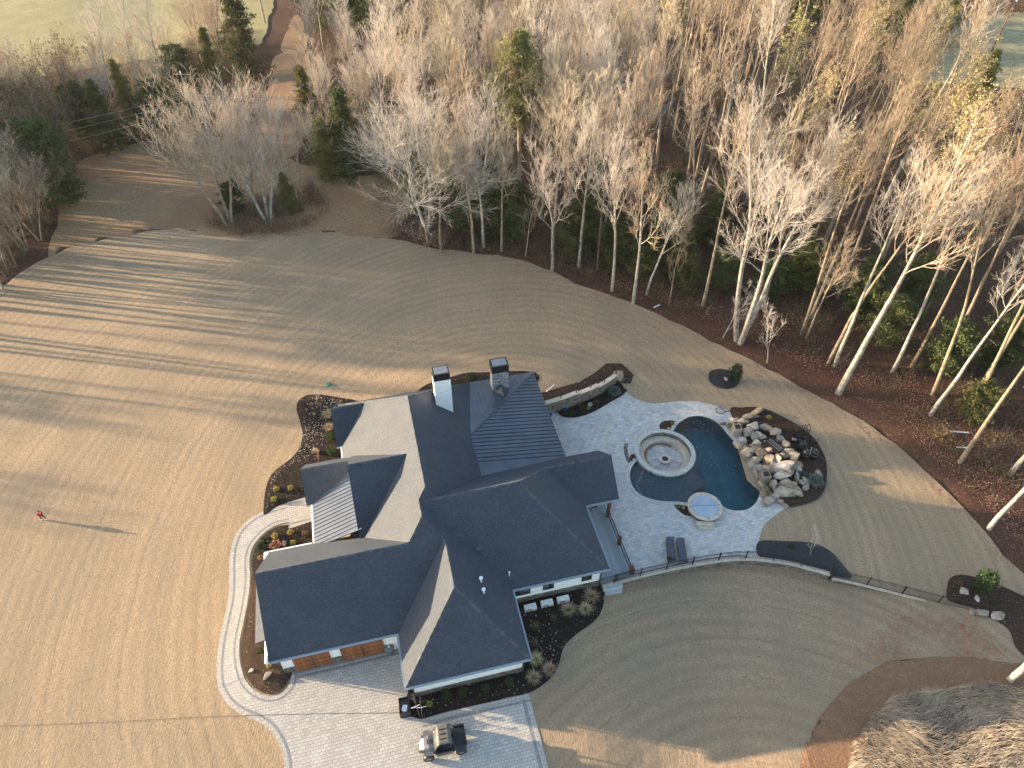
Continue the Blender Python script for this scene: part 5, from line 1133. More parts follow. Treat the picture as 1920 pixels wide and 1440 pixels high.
# utility poles with wires
def upole(u,v,h,lab,mat,lean=(0,0)):
    p=W(u,v,0); r_=tag(empty('utility_pole',(p.x,p.y,-.3)),lab,'utility pole'); mb=MB(); mb.tube([(0,0,0),(lean[0],lean[1],h)],[.17,.11],10); mb.build('pole',M[mat],r_,True)
    for dz in (-.1,-1.6,-2.6,-3.6):
        mb=MB(); mb.tube([(lean[0]+.05,lean[1]-.15,h+dz-.2),(lean[0]+.05,lean[1]-.15,h+dz+.2)],[.06,.09],8); mb.build('insulator',M['white'] if dz>-1 else M['steel'],r_)
    mb=MB(); mb.box(lean[0]-1.0,lean[0]+1.0,lean[1]-.06,lean[1]+.06,h-.45,h-.33); mb.build('crossarm',M[mat],r_); return p
pl=upole(381,270,11.2,'grey utility pole carrying three wires over the clearing','bark_brown'); pr=upole(1858,98,9.6,'rust brown utility pole on the green field at the right','wood',(.3,0)); pt=upole(498,46,9,'pale utility pole far off beside the field','bark_pale')
def wire(a,b,sag,name,lab,cat='wire',r_=.03,group=None):
    mb=MB(); mb.tube([Vector(a).lerp(Vector(b),t/14)-Vector((0,0,sag*4*(t/14)*(1-t/14))) for t in range(15)],r_,4,False); return tag(mb.build(name,[M['steel']]),lab,cat,group)
for k,(dz,w_) in enumerate(((7.6,'upper'),(6.7,'middle'),(5.4,'lower'))):
    wire((pl.x,pl.y,dz),(pl.x-60,pl.y-26-2*k,dz-1.5),1.2,'power_line',w_+' wire running left from the grey utility pole',group='power lines')
    wire((pl.x,pl.y,dz),(pl.x+62,pl.y+4,dz-.6),1.4,'power_line',w_+' wire running right from the grey utility pole',group='power lines')
for k,(dz,w_) in enumerate(((8.8,'upper'),(7.6,'lower'))):
    wire((pr.x,pr.y,dz),(pr.x-52,pr.y-16,dz-1.5),1.2,'power_line',w_+' wire running left from the rust brown pole',group='power lines')
# tall dry grass on the bank at the lower right
rg_=np.random.RandomState(4); n=26000
T_poly=[tuple(W(*q)[:2]) for q in ((1578,1500),(1590,1400),(1625,1345),(1665,1310),(1720,1300),(1790,1290),(1850,1275),(1900,1290),(1990,1300),(2100,1500),(1900,1650),(1600,1650))]
xs=[p[0] for p in T_poly]; ys=[p[1] for p in T_poly]; pts=[]
while len(pts)<n:
    X=rg_.uniform(min(xs),max(xs),4000); Y=rg_.uniform(min(ys),max(ys),4000); Dn=np.sin(X*1.3+np.sin(Y*.9))*np.cos(Y*1.1)
    for x,y,d in zip(X,Y,Dn):
        if rg_.rand()<.72+.35*d and inside(x,y,T_poly): pts.append((x,y,hG(x,y)))
P0=np.array(pts[:n]); P0[:,2]-=.05; L0=rg_.uniform(.45,1.15,n)*(.75+.35*np.sin(P0[:,0]*.8)*np.cos(P0[:,1]*.7)); az=rg_.normal(-.5,.55,n)+.8*np.sin(P0[:,0]*.5+P0[:,1]*.3)
D=np.stack([np.cos(az),np.sin(az),np.zeros(n)],1); Sd=np.stack([-np.sin(az),np.cos(az),np.zeros(n)],1)*.014
Z=np.array([[0,0,1.0]]); l=L0[:,None]; P1=P0+D*l*.25+Z*l*.6; P2=P0+D*l*.85+Z*l*.75
V=np.stack([P0-Sd,P0+Sd,P1-Sd*.8,P1+Sd*.8,P2],1).reshape(-1,3); b=np.arange(n)[:,None]*5
F=np.concatenate([b+[0,1,3],b+[0,3,2],b+[2,3,4]]); o=np_mesh('tall_grass',V,F,[M['straw_grey']]); tag(o,'tall matted dry grass on the bank at the lower right','grass',kind='stuff')

# ---------------------------------------------------------------- trees
def chains(name,groups,mats,smooth=True):
    """groups: list of (points (N,k,3), radii (N,k), sides)"""
    Vs=[];Fs=[];base=0
    for P,R,ns in groups:
        if len(P)==0: continue
        P=np.asarray(P,float); R=np.asarray(R,float); N,k,_=P.shape
        T_=np.gradient(P,axis=1); T_/=np.linalg.norm(T_,axis=2,keepdims=True)+1e-9
        T0=T_[:,:1,:]; ref=np.where(np.abs(T0[...,2:3])<.8,np.array([0,0,1.0]),np.array([1.0,0,0])); ref=np.repeat(ref,k,1)
        A=np.cross(T_,ref); A/=np.linalg.norm(A,axis=2,keepdims=True)+1e-9; B=np.cross(T_,A)
        th=np.arange(ns)*2*pi/ns
        V=P[:,:,None,:]+R[:,:,None,None]*(A[:,:,None,:]*np.cos(th)[None,None,:,None]+B[:,:,None,:]*np.sin(th)[None,None,:,None])
        idx=np.arange(N*k*ns).reshape(N,k,ns)+base
        a=idx[:,:-1,:]; b=np.roll(a,-1,2); d=idx[:,1:,:]; c=np.roll(d,-1,2)
        Vs.append(V.reshape(-1,3)); Fs.append(np.stack([a,b,c,d],-1).reshape(-1,4)); base+=N*k*ns
    return np.concatenate(Vs),np.concatenate(Fs)
def bare_tree(seed,H,clear,spread,nl=20,leaders=1,r0=None,up=1.15,leaves=0,leafsize=.07,crook=.25,twf=.85,lean=0.0,forkh=None):
    r_=random.Random(seed); r0=r0 or H*.0115; T0=[];L1=[];L2=[];L3=[];L4=[];tips=[]
    def path(p,d,l,k,wob_,upc,r0_,r1_):
        P=[p];R=[r0_]; d=d.normalized()
        for i in range(1,k):
            d=(d+Vector((r_.gauss(0,wob_),r_.gauss(0,wob_),r_.gauss(0,wob_)*.5+upc))).normalized(); p=p+d*(l/(k-1)); P.append(p); R.append(r0_+(r1_-r0_)*(i/(k-1))**.8)
        return P,R
    def child(P,R,t,ang,az):
        i=min(int(t*(len(P)-1)),len(P)-2); f=t*(len(P)-1)-i; p=P[i].lerp(P[i+1],f); d=(P[i+1]-P[i]).normalized()
        a=d.cross(Vector((0,0,1)) if abs(d.z)<.9 else Vector((1,0,0))).normalized(); b=d.cross(a)
        return p,(d*cos(ang)+(a*cos(az)+b*sin(az))*sin(ang)).normalized(),R[i]+(R[i+1]-R[i])*f
    stems=[]
    if leaders==1:
        stems.append(path(Vector((0,0,-.4)),Vector((lean,0,1)),H,12,.05*crook*2,.02,r0,r0*.10))
    else:
        fh=forkh or H*.08
        for q in range(leaders):
            a=2*pi*q/leaders+r_.uniform(-.4,.4); o_=Vector((cos(a),sin(a),0))*r0*.5; stems.append(path(Vector((0,0,-.4))+o_,Vector((cos(a)*.22,sin(a)*.22,1)),H*r_.uniform(.85,1),12,.05,.015,r0*r_.uniform(.6,.85),r0*.08))
    for P,R in stems:
        T0.append((P,R)); Hh=P[-1].z; az=r_.uniform(0,6); m=max(5,int(nl/len(stems)))
        for q in range(m):
            t=clear+(.97-clear)*((q+r_.random())/m)**.85; az+=2.4+r_.uniform(-.4,.4)
            p,d,rr_=child(P,R,t,r_.uniform(.55,.95)*(1.15-.55*t),az)
            l=spread*(1.15-.75*((t-clear)/(1-clear)))*r_.uniform(.65,1.15)*(1.25 if leaders>1 else 1)
            c=path(p,d,l,7,.13,up*.14,rr_*.45,rr_*.10+.006); L1.append(c)
            for s_ in range(max(4,int(l*1.5))):
                t2=r_.uniform(.22,1); p2,d2,r2=child(*c,t2,r_.uniform(.4,.85),r_.uniform(0,6.28)); l2=l*r_.uniform(.30,.55)*(1.15-.5*t2)
                c2=path(p2,d2,l2,5,.16,up*.13,r2*.6+.004,.007); L2.append(c2)
                for s3 in range(max(3,int(l2*3.6*twf))):
                    p3,d3,r3=child(*c2,r_.uniform(.15,1),r_.uniform(.35,.8),r_.uniform(0,6.28)); l3=l2*r_.uniform(.35,.6)
                    c3=path(p3,d3,l3,4,.18,up*.11,max(.009,r3*.6),.0055); L3.append(c3); tips.append(c3[0][-1])
                    for s4 in range(int(3*twf+r_.random())):
                        p4,d4,r4=child(*c3,r_.uniform(.2,1),r_.uniform(.3,.75),r_.uniform(0,6.28)); c4=path(p4,d4,max(.25,l3*r_.uniform(.4,.65)),3,.12,.06,.0085,.0045); L4.append(c4); tips.append(c4[0][-1])
    def arr(L): return (np.array([[tuple(q) for q in P] for P,R in L]) if L else [],np.array([R for P,R in L]) if L else [])
    tr=chains('trunk',[(*arr(T0),9),(*arr(L1),6)],None)
    cr=chains('crown',[(*arr(L2),4),(*arr(L3),3),(*arr(L4),3)],None)
    lf=None
    if leaves:
        rg=np.random.RandomState(seed); t_=np.array([tuple(q) for q in tips]); keep=rg.rand(len(t_))<leaves; c=t_[keep]; c=np.repeat(c,3,0)+rg.normal(0,.12,(len(c)*3,3)); lf=quads_at(c,leafsize,rg)
    return tr,cr,lf
def bare_kind(seed,bark,twig,leafm=None,name='bare_tree',**kw):
    tr,cr,lf=bare_tree(seed,leaves=(kw.pop('leaves',0)),**kw)
    me1=mesh_of('tree_trunk',tr[0],tr[1],M[bark]); me1.polygons.foreach_set('use_smooth',np.ones(len(me1.polygons),dtype=bool))
    me2=mesh_of('tree_crown',cr[0],cr[1],M[twig]); ps=[('trunk',me1),('crown',me2)]
    if lf is not None: ps.append(('leaves',mesh_of('tree_leaves',lf[0],lf[1],M[leafm])))
    return Kind(name,'tree',ps)
B={}
B['w1']=bare_kind(11,'bark_pale','twig_pale',H=20,clear=.42,spread=5.6,nl=24)
B['w2']=bare_kind(12,'bark_pale','twig_pale',H=19,clear=.38,spread=6.2,nl=24,crook=.5)
B['p1']=bare_kind(13,'bark_brown','twig_pink',H=20,clear=.45,spread=5.2,nl=26)
B['p2']=bare_kind(14,'bark_brown','twig_pink',H=18,clear=.35,spread=5.6,nl=26,crook=.4)
B['p3']=bare_kind(15,'bark_brown','twig_pink','leaf_rust',H=19,clear=.40,spread=5.4,nl=24,leaves=.06)
B['y1']=bare_kind(16,'bark_brown','twig_brown','leaf_yellow',H=19,clear=.45,spread=4.8,nl=24,leaves=.5,leafsize=.10)
B['n1']=bare_kind(17,'bark_dark','twig_brown',H=21,clear=.55,spread=4.6,nl=22,r0=.22)
B['n2']=bare_kind(18,'bark_brown','twig_brown',H=22,clear=.58,spread=4.4,nl=20,r0=.2,crook=.4)
B['r1']=bare_kind(19,'bark_pale','twig_pink','leaf_red',H=19,clear=.36,spread=5.4,nl=22,leaves=.10)
B['m1']=bare_kind(20,'bark_brown','twig_pink',H=15,clear=.30,spread=5.0,nl=34,leaders=4,r0=.26)
B['m2']=bare_kind(21,'bark_pale','twig_pale',H=14,clear=.25,spread=5.2,nl=34,leaders=3,r0=.28,crook=.5)
B['big']=bare_kind(22,'bark_pale','twig_pale',H=26,clear=.42,spread=6.2,nl=40,leaders=3,r0=.50,twf=1.0)
B['t1']=bare_kind(41,'bark_pale','twig_pale',H=27,clear=.60,spread=5.2,nl=22,r0=.27,crook=.35)
B['t2']=bare_kind(42,'bark_brown','twig_brown',H=26,clear=.62,spread=4.6,nl=20,r0=.24,crook=.3)
B['t3']=bare_kind(43,'bark_pale','twig_pink','leaf_red',H=28,clear=.50,spread=5.4,nl=24,r0=.34,leaves=.07,crook=.3)
B['t4']=bare_kind(44,'bark_brown','twig_pink','leaf_rust',H=24,clear=.55,spread=4.8,nl=20,r0=.22,leaves=.04,crook=.45)
B['l1']=bare_kind(45,'bark_dark','twig_brown','brush',H=14,clear=.18,spread=5.0,nl=30,leaders=3,r0=.22,leaves=.22,leafsize=.1)
B['l2']=bare_kind(46,'bark_brown','twig_pink','leaf_rust',H=15,clear=.22,spread=4.8,nl=28,leaders=2,r0=.22,leaves=.12,leafsize=.08)
B['s1']=bare_kind(23,'bark_brown','twig_brown',H=7,clear=.25,spread=2.4,nl=12,r0=.07,crook=.6)
B['s2']=bare_kind(24,'bark_pale','twig_pale',H=7,clear=.20,spread=2.8,nl=12,r0=.08,crook=.8)
B['side']=bare_kind(25,'bark_pale','twig_pale',H=15,clear=.25,spread=8.0,nl=26,leaders=2,r0=.32,crook=.6,up=.5)
def conifer(seed,H,R,mat,n=15000,leaf=.13,shape='cone',base=.06,trunk='bark_brown',bare=0.0):
    rg=np.random.RandomState(seed); r_=random.Random(seed); nb=int(H*11); C=[]
    for i in range(nb):
        t=base+bare+(1-base-bare)*(i+rg.rand())/nb; tt=(t-base-bare)/(1-base-bare)
        if shape=='cone': rr_=R*(1-tt)**.7*rg.uniform(.35,1.15)*(.8+.25*sin(i*.9+seed))+.15
        elif shape=='round': rr_=R*sqrt(max(0,1-(2*tt-.9)**2*.8))*rg.uniform(.5,1.1)
        else: rr_=R*(sin(pi*min(1,tt*.85+.12)))**.8*rg.uniform(.3,1.15)
        a=rg.uniform(0,6.28); m=max(6,int(n/nb)); s=rg.rand(m)**.55; z=t*H+(-.18*rr_*s if shape=='cone' else .25*rr_*s)
        cl=rg.uniform(.18,.34) if shape!='pine' else rg.uniform(.25,.5)
        if shape=='pine': s=.55+.5*rg.rand(m)*1.0 if i%3 else .25+.4*rg.rand(m)
        C.append(np.stack([cos(a)*rr_*s,sin(a)*rr_*s,z+0*s],1)+rg.normal(0,1,(m,3))*cl*np.array([1,1,.55]))
    C=np.concatenate(C); C=C[C[:,2]>.15]; V,F=quads_at(C,leaf,rg,.5,.45)
    mb=MB(); mb.tube([(0,0,-.3),(0,0,H*.5),(0,0,H*.96)],[H*.016,H*.010,.02],8)
    for i in range(int(H*1.6)):
        a=r_.uniform(0,6.28); z=H*r_.uniform(base+bare*.7,.9); l=R*.7*(1-z/H+.15); mb.tube([(0,0,z),(cos(a)*l,sin(a)*l,z+l*.15)],[.05,.015],4)
    return Kind('evergreen_tree','tree',[('trunk',me_from(mb,'evergreen_trunk',M[trunk])),('crown',mesh_of('evergreen_crown',V,F,M[mat]))])
E_={}
E_['c1']=conifer(31,10,3.6,'cedar'); E_['c2']=conifer(32,9,3.2,'cedar_lit'); E_['c3']=conifer(33,12,4.0,'cedar'); E_['o1']=conifer(34,8,3.0,'cedar',shape='round',n=16000); E_['o2']=conifer(35,7,2.7,'cedar_lit',shape='round')
E_['p1']=conifer(36,24,4.2,'pine',n=20000,leaf=.16,shape='pine',bare=.42); E_['p2']=conifer(37,17,4.2,'cedar_lit',n=18000,leaf=.16,shape='cone'); E_['u1']=conifer(38,6,2.2,'cedar',n=7000,shape='round')
rt=random.Random(101)
def gz(x,y): return hG(x,y) if not inside(x,y,site) else 0.0
def put(kind,u,v,s_,lab,group=None,rz=None,tilt=None):
    p=W(u,v,0); z=gz(p.x,p.y)
    return kind.put((p.x,p.y,z-.05),lab,group,s_*rt.uniform(.98,1.02),rz if rz is not None else rt.uniform(0,6.28),tilt or (rt.uniform(-.04,.04),rt.uniform(-.04,.04)))
FR_='trees along the front edge of the wood'
FRONT=[('big',1388,640,1.0,'huge pale three-stemmed tree at the lawn edge above the round black bed',.4),
('w2',1035,507,.88,'pale crooked tree with a wide crown just right of the dark evergreen gap',2.),
('w1',1148,545,.95,'straight grey-trunked tree at the lawn edge, left of the pair of white trunks',1.),
('r1',1187,570,1.0,'white-trunked tree with pinkish leaves nearest the short white board',3.),
('w2',1212,552,.8,'slim pale tree just right of the white trunk with pinkish leaves',4.),
('s1',1255,572,1.5,'thin grey tree beside the stump at the lawn edge',None),
('t2',1318,572,.9,'tall brown tree between the stump and the huge pale tree',None),
('s2',1355,632,1.0,'small leafless sapling left of the huge pale tree',None),('s2',1437,680,1.0,'small spreading sapling at the lawn edge right of the huge pale tree',2.5),
('t2',1503,626,.92,'tall tan tree behind the small spreading sapling',None),('p3',1512,634,.7,'shorter twiggy tree beside the tall tan one behind the sapling',None),
('t4',1553,680,1.0,'left trunk of the close pair with a fork, right of the spreading sapling',None),('t1',1566,685,.88,'pale right trunk of the close pair right of the spreading sapling',None),
('t3',1572,737,1.03,'very tall white trunk with red leaves standing in front of the wood',.5),
('t1',1672,698,.85,'tan tree well inside the wood, right of the very tall white trunk',None),('t2',1708,690,.9,'dark tree right of the tan tree inside the wood',None),
('t4',1748,742,1.0,'leaning tan tree with many low branches at the right of the wood',None),('t1',1745,778,.8,'pale slender tree in front of the leaning tan tree',None),
('t2',1800,866,.95,'tan tree beside the two white pipes',None),('t2',1832,735,.9,'brown tree behind the white pipes, upper right',None),
('t1',1893,890,.85,'thick pale tree at the right picture edge level with the white pipes',None),('t1',1855,990,.8,'leaning pale trunk standing on the red litter below the white pipes',None),
('t1',1893,1275,.95,'thick pale trunk at the bank of tall grass, bottom right',None),
('p2',828,474,.95,'left of two pale trunks by the rust bushes at the wood corner',None),('w1',907,463,.95,'pale trunk with rust leaves, left part of the wood front',None),('p3',888,472,.92,'rust leaved tree beside the pale trunk, left part of the wood front',None),
('side',800,440,1.0,'pale tree with long silvery limbs reaching left over the clearing',2.2),('p1',940,470,.8,'slim tree at the lawn edge left of the dark evergreen gap',None),('s1',985,480,1.3,'thin young tree in the dark evergreen gap',None),
('w1',1085,500,1.0,'grey tree set just behind the lone crooked tree',None),('n1',1120,505,.95,'dark slender tree behind the straight grey one',None)]
for k,u,v,s_,lab,rz in FRONT: put(B[k],u,v,s_,lab,FR_,rz)
for k,u,v,s_,lab in (('m1',432,425,1.25,'many-stemmed pinkish bare tree forming the left of the clump in the clearing'),('m2',505,418,1.3,'many-stemmed pale bare tree forming the right of the clump in the clearing'),('m1',470,395,1.2,'bare tree in the middle of the clump in the clearing'),('m1',560,385,.95,'lower bare tree at the right end of the clump in the clearing'),
    ('s1',620,400,1.0,'small dark leafless tree right of the clump in the clearing')): put(B[k],u,v,s_,lab,'bare trees of the clump in the clearing')
for k,u,v,s_,lab in (('c1',655,325,1.25,'green cedar with a golden flank at the back of the orange grass patch'),('c2',618,330,1.0,'lower golden cedar left of the green cedar by the orange grass'),('p2',590,290,.75,'yellow green pine behind the clump in the clearing'),('c2',580,220,.9,'small cedar beyond the wires behind the clump'),
    ('c3',470,145,1.35,'tall dark spruce-like tree beside the distant grass track'),('p2',415,200,.75,'broad light green pine left of the tall dark one by the grass track'),('o1',355,205,1.3,'wide dark evergreen behind the grey utility pole'),
    ('o1',125,385,1.45,'rounded dark green evergreen at the left edge of the clearing'),('o1',85,350,1.2,'rounded dark evergreen behind the one at the left edge of the clearing'),
    ('p1',975,372,.9,'tall yellow green pine standing above the bare wood'),('c3',1105,470,.85,'dark evergreen in the gap right of the lone crooked tree'),('c1',935,440,1.0,'dark evergreen in the gap left of the lone crooked tree'),
    ('o2',1492,545,.95,'bright green rounded evergreen beside the huge pale tree'),('u1',1700,595,1.2,'dim green evergreen low in the wood at the right'),('o1',1405,470,.8,'dark evergreen behind the huge pale tree'),('u1',1230,500,1.2,'dark low evergreen behind the white trunks'),
    ('o1',445,405,.62,'dark low evergreen at the foot of the clump in the clearing'),('c2',545,395,.6,'small cedar at the right foot of the clump in the clearing'),
    ('o1',172,268,1.1,'cedar in the left grove under the wires, first from the left'),('c3',222,282,.85,'taller cedar in the left grove under the wires, second'),('p2',268,258,.7,'cedar in the left grove under the wires, third'),('o1',318,262,1.1,'cedar in the left grove under the wires, nearest the pole'),
    ('c2',1478,52,.9,'yellow green cedar at the top, first left of the dark group'),('o1',1530,45,1.4,'dark wide evergreen at the top, in the group left of the green field'),('c1',1580,50,1.1,'dark cedar at the top behind the yellow group'),('c2',1640,90,1.0,'golden cedar left of the green field, front of a pair'),('c1',1668,100,1.15,'dark cedar left of the green field, nearest the grass'),('o2',1760,68,1.1,'golden rounded evergreen at the edge of the green field'),('c2',1700,45,1.0,'golden cedar behind the green field'),('c2',1832,185,.85,'lone cedar in the bare wood below the green field'),
    ('c1',1165,20,1.2,'green cedar at the top above the bare wood'),('o1',690,75,1.9,'dark evergreen at the top left of the far wood, first'),('c3',755,80,1.5,'dark evergreen at the top of the far wood, second'),('o1',825,72,1.9,'dark evergreen at the top of the far wood, third'),('c3',885,62,1.4,'dark evergreen at the top of the far wood, fourth'),('c1',615,55,1.4,'cedar at the top right of the pale far pole'),('o1',560,10,1.4,'evergreen at the very top beside the far pole'),
    ('c2',705,290,.9,'golden cedar peeping between the bare trees at the wood corner'),('c1',1250,10,1.2,'green cedar at the top, midway along the far wood')):
    put(E_[k],u,v,s_,lab,'evergreen trees')
for k,u,v,s_ in (('u1',880,438,1.3),('o1',960,452,1.0),('u1',1075,480,1.2),('o1',1150,500,.8),('u1',1200,520,.9),('c1',1270,520,.8),('u1',1290,548,.8),('o1',1350,540,.7),('u1',1440,560,.9),('o1',1600,600,.9),('u1',1640,650,1.1),('u1',1750,700,1.1),('o1',1850,700,.9),('u1',1820,790,.8),('o1',790,400,.9),('c2',830,360,.9),('u1',1530,560,1.0),('c1',1120,420,.9),('o1',1240,430,1.0),('c1',1330,460,.9)):
    put(E_[k],u,v,s_,'dark evergreen growing under the bare trees of the wood','evergreens under the bare trees')
for u,v,s_,lab in ((1235,215,1.05,'tree with yellow leaves at the top of the wood, left one'),(1565,290,1.05,'tree with yellow leaves above the huge pale tree'),(1655,330,.95,'tree with yellow leaves nearest the green field'),(1700,360,.8,'smaller tree with yellow leaves below the green field')):
    put(B['y1'],u,v,s_,lab,'trees with yellow leaves')
for k,u,v,s_ in (('l1',12,515,.95),('m1',48,468,.9),('l2',62,425,.95),('m2',22,425,1.05),('l1',92,418,.8),('l2',-20,470,1.1),('m1',28,350,1.05),('l1',100,325,.95),('m2',-30,380,1.15),('l2',-5,300,1.1),('m1',60,290,1.0),('l1',135,300,.85),('l1',30,500,.75),('l2',75,450,.7),('m2',5,545,.7)):
    put(B[k],u,v,s_,'bare tree in the grove along the left side','trees of the left grove')
# fill: bare wood behind, left grove, far wood.  Positions are scattered on the ground, not in the picture.
def near(pts,x,y,d): return any((x-a)**2+(y-b)**2<d*d for a,b in pts)
taken=[tuple(W(q[1],q[2])[:2]) for q in FRONT]
def vis(x,y,h=14,m=60):
    ok=False
    for z in (0,h):
        yc=y*cos(PITCH)-(z-CAM_H)*sin(PITCH); vv=720+FOC*(-(y*sin(PITCH)+(z-CAM_H)*cos(PITCH)))/yc; uu=960+FOC*x/yc
        if -m<uu<1920+m and -m<vv<1440+m: ok=True
    return ok
def scatter(poly_px,step,kinds,lab,group,ssc=(.85,1.1),jit=.42,skip=0.0,world=None,mind=3.2,edge=2.5):
    poly=world or [tuple(W(*q)[:2]) for q in poly_px]; xs=[p[0] for p in poly]; ys=[p[1] for p in poly]; x=min(xs); n=0
    while x<max(xs):
        y=min(ys)
        while y<max(ys):
            a=x+rt.uniform(-jit,jit)*step; b=y+rt.uniform(-jit,jit)*step
            if inside(a,b,poly) and rt.random()>=skip and not near(taken,a,b,mind) and (world or vis(a,b)):
                ok=not inside(a,b,site)
                if ok:
                    kk=rt.choice(kinds); K=B.get(kk) or E_[kk]; l_=lab[kk] if isinstance(lab,dict) else lab
                    K.put((a,b,gz(a,b)-.05),l_,group,rt.uniform(*ssc),rt.uniform(0,6.28),(rt.uniform(-.07,.07),rt.uniform(-.07,.07))); taken.append((a,b)); n+=1
            y+=step
        x+=step
    return n
LB={'w1':'pale bare tree in the crowded wood behind the pool lawn','w2':'pale bare tree in the crowded wood behind the pool lawn','p1':'pinkish bare tree in the crowded wood behind the pool lawn','p2':'pinkish bare tree in the crowded wood behind the pool lawn','p3':'bare tree with a few rust leaves in the crowded wood','n1':'brown bare tree in the crowded wood behind the pool lawn','n2':'brown bare tree in the crowded wood behind the pool lawn','y1':'tree with yellow leaves left in the crowded wood','r1':'bare tree with a few red leaves in the crowded wood','t1':'tall pale bare tree in the crowded wood behind the pool lawn','t2':'tall brown bare tree in the crowded wood behind the pool lawn','t4':'tall bare tree with scattered rust leaves in the crowded wood'}
GW='trees of the wood behind the pool lawn'
n1=scatter([(780,430),(900,445),(1030,478),(1140,520),(1200,535),(1230,400),(1240,250),(1200,130),(1000,110),(860,150),(760,250),(690,300)],4.7,['w1','w2','p1','p2','p3','p1','w1','n1'],LB,GW,(.85,1.12))
n2=scatter([(1210,540),(1290,575),(1400,610),(1500,680),(1600,730),(1700,790),(1800,870),(1960,1000),(2080,800),(2080,540),(1950,480),(1800,410),(1700,335),(1620,240),(1500,150),(1400,100),(1230,100),(1240,300)],5.6,['n1','t2','t4','t1','t2','y1','n2','t4','y1','t2','n2'],LB,GW,(.88,1.12))
LF={k:'bare tree in the far wood across the top of the picture' for k in B}; 
n3=scatter([(570,200),(690,270),(760,220),(860,130),(1000,90),(1250,80),(1450,85),(1450,30),(1250,-10),(960,60),(880,95),(700,110),(600,90)],7.5,['p2','m1','w2','m2','p1'],LF,'trees of the far wood',(.6,.85))
LL={k:'bare tree in the grove along the left side' for k in B}
n4=scatter([(-60,560),(40,480),(100,400),(120,320),(170,262),(330,225),(370,150),(440,110),(430,60),(360,150),(240,190),(60,225),(-90,240),(-140,350)],4.2,['m1','l1','l2','w2','l1','m2','l2'],LL,'trees of the left grove',(.7,1.02))
n5=scatter([(600,330),(720,300),(740,200),(600,190),(580,260)],5.5,['p2','m1','w1'],{k:'bare tree between the orange grass patch and the far wood' for k in B},'trees of the far wood',(.65,.85))
# the wood continues past the left picture edge: these trees throw the long shadows over the lawn
LX={**{k:'bare tree standing beyond the left picture edge' for k in B},'y1':'yellow leaved tree standing beyond the left picture edge'}
n6=scatter(None,6.0,['w1','p1','y1','n1','p1','w2'],LX,'trees beyond the left edge',(1.0,1.25),world=[(-66,57),(-80,54),(-104,60),(-108,104),(-80,106),(-66,96)],skip=.06)
n6+=scatter(None,6.5,['m2','m1','l2','s1'],LX,'trees beyond the left edge',(.45,.68),world=[(-62,39),(-76,36),(-92,42),(-92,58),(-62,56)],skip=.12)
print('TREES',n1,n2,n3,n4,n5,n6)
# undergrowth in the woods
def stuff_brush(name,polys,n,label,seed,hh=(.3,1.6),mats=('brush','bark_dark')):
    rg=np.random.RandomState(seed); P=[tuple(W(*q)[:2]) for q in polys]; xs=[p[0] for p in P]; ys=[p[1] for p in P]; C=[]
    while len(C)<n:
        x=rg.uniform(min(xs),max(xs)); y=rg.uniform(min(ys),max(ys))
        if inside(x,y,P) and not inside(x,y,site) and (sin(x*.5+cos(y*.4)*2)*cos(y*.45)+rg.uniform(-.6,.9))>0: C.append((x,y,gz(x,y)))
    C=np.array(C); k=34; R=rg.uniform(.5,1.7,n); Hh=rg.uniform(*hh,n)
    off=rg.normal(0,.5,(n,k,3))*R[:,None,None]; off[:,:,2]=np.abs(rg.rand(n,k))*Hh[:,None]; c=(C[:,None,:]+off).reshape(-1,3); V,F=quads_at(c,.085,rg)
    kt=9; a=rg.uniform(0,6.28,(n,kt)); t=rg.uniform(.1,.9,(n,kt)); l=Hh[:,None]*rg.uniform(.9,1.9,(n,kt))
    p0=np.repeat(C[:,None,:],kt,1)+rg.normal(0,.3,(n,kt,3))*np.array([1,1,0]); p2=p0+np.stack([np.cos(a)*t*l,np.sin(a)*t*l,l],-1); p1=(p0+p2)/2+rg.normal(0,.12,(n,kt,3))
    PP=np.stack([p0,p1,p2],2).reshape(-1,3,3); RR=np.tile(np.array([.018,.012,.005]),(len(PP),1)); tv,tf=chains('t',[(PP,RR,3)],None)
    V2=np.concatenate([V,tv]); F2=np.concatenate([F,tf+len(V)]); mi=np.concatenate([np.zeros(len(F)),np.ones(len(tf))]).astype(int)
    o=np_mesh(name,V2,F2,[M[mats[0]],M[mats[1]]],mi=mi); tag(o,label,'undergrowth',kind='stuff')
stuff_brush('undergrowth',[(730,445),(850,468),(1030,500),(1200,565),(1330,600),(1560,690),(1700,790),(1860,960),(1960,1000),(2060,700),(1980,260),(1500,120),(1000,110),(760,240),(690,310)],3800,'tangled brush and saplings covering the floor of the wood',5)
stuff_brush('undergrowth',[(-60,565),(30,505),(95,430),(130,340),(175,285),(330,245),(380,170),(480,110),(430,50),(240,130),(60,165),(-90,175),(-140,350)],1900,'brush under the grove along the left side',6,(.5,2.2))
stuff_brush('undergrowth',[(395,425),(430,448),(500,442),(570,425),(620,395),(600,345),(480,370),(400,390)],260,'rusty brush at the foot of the clump in the clearing',7,(.4,1.5),('leaf_rust','bark_dark'))
stuff_brush('undergrowth',[(735,440),(790,462),(840,472),(830,450),(760,430)],60,'rust bushes at the corner of the wood',8,(.4,1.4),('leaf_rust','bark_dark'))
stuff_brush('undergrowth',[(560,240),(600,200),(700,200),(900,110),(1450,90),(1480,20),(1200,-30),(800,-40),(560,-10),(600,100)],1500,'brush across the far wood at the top',9,(.5,2.4))
stuff_brush('undergrowth',[(1500,110),(1700,180),(1720,140),(1900,30),(2050,20),(2050,-30),(1500,-20)],600,'brush round the green field at the top right',10,(.5,2.4))
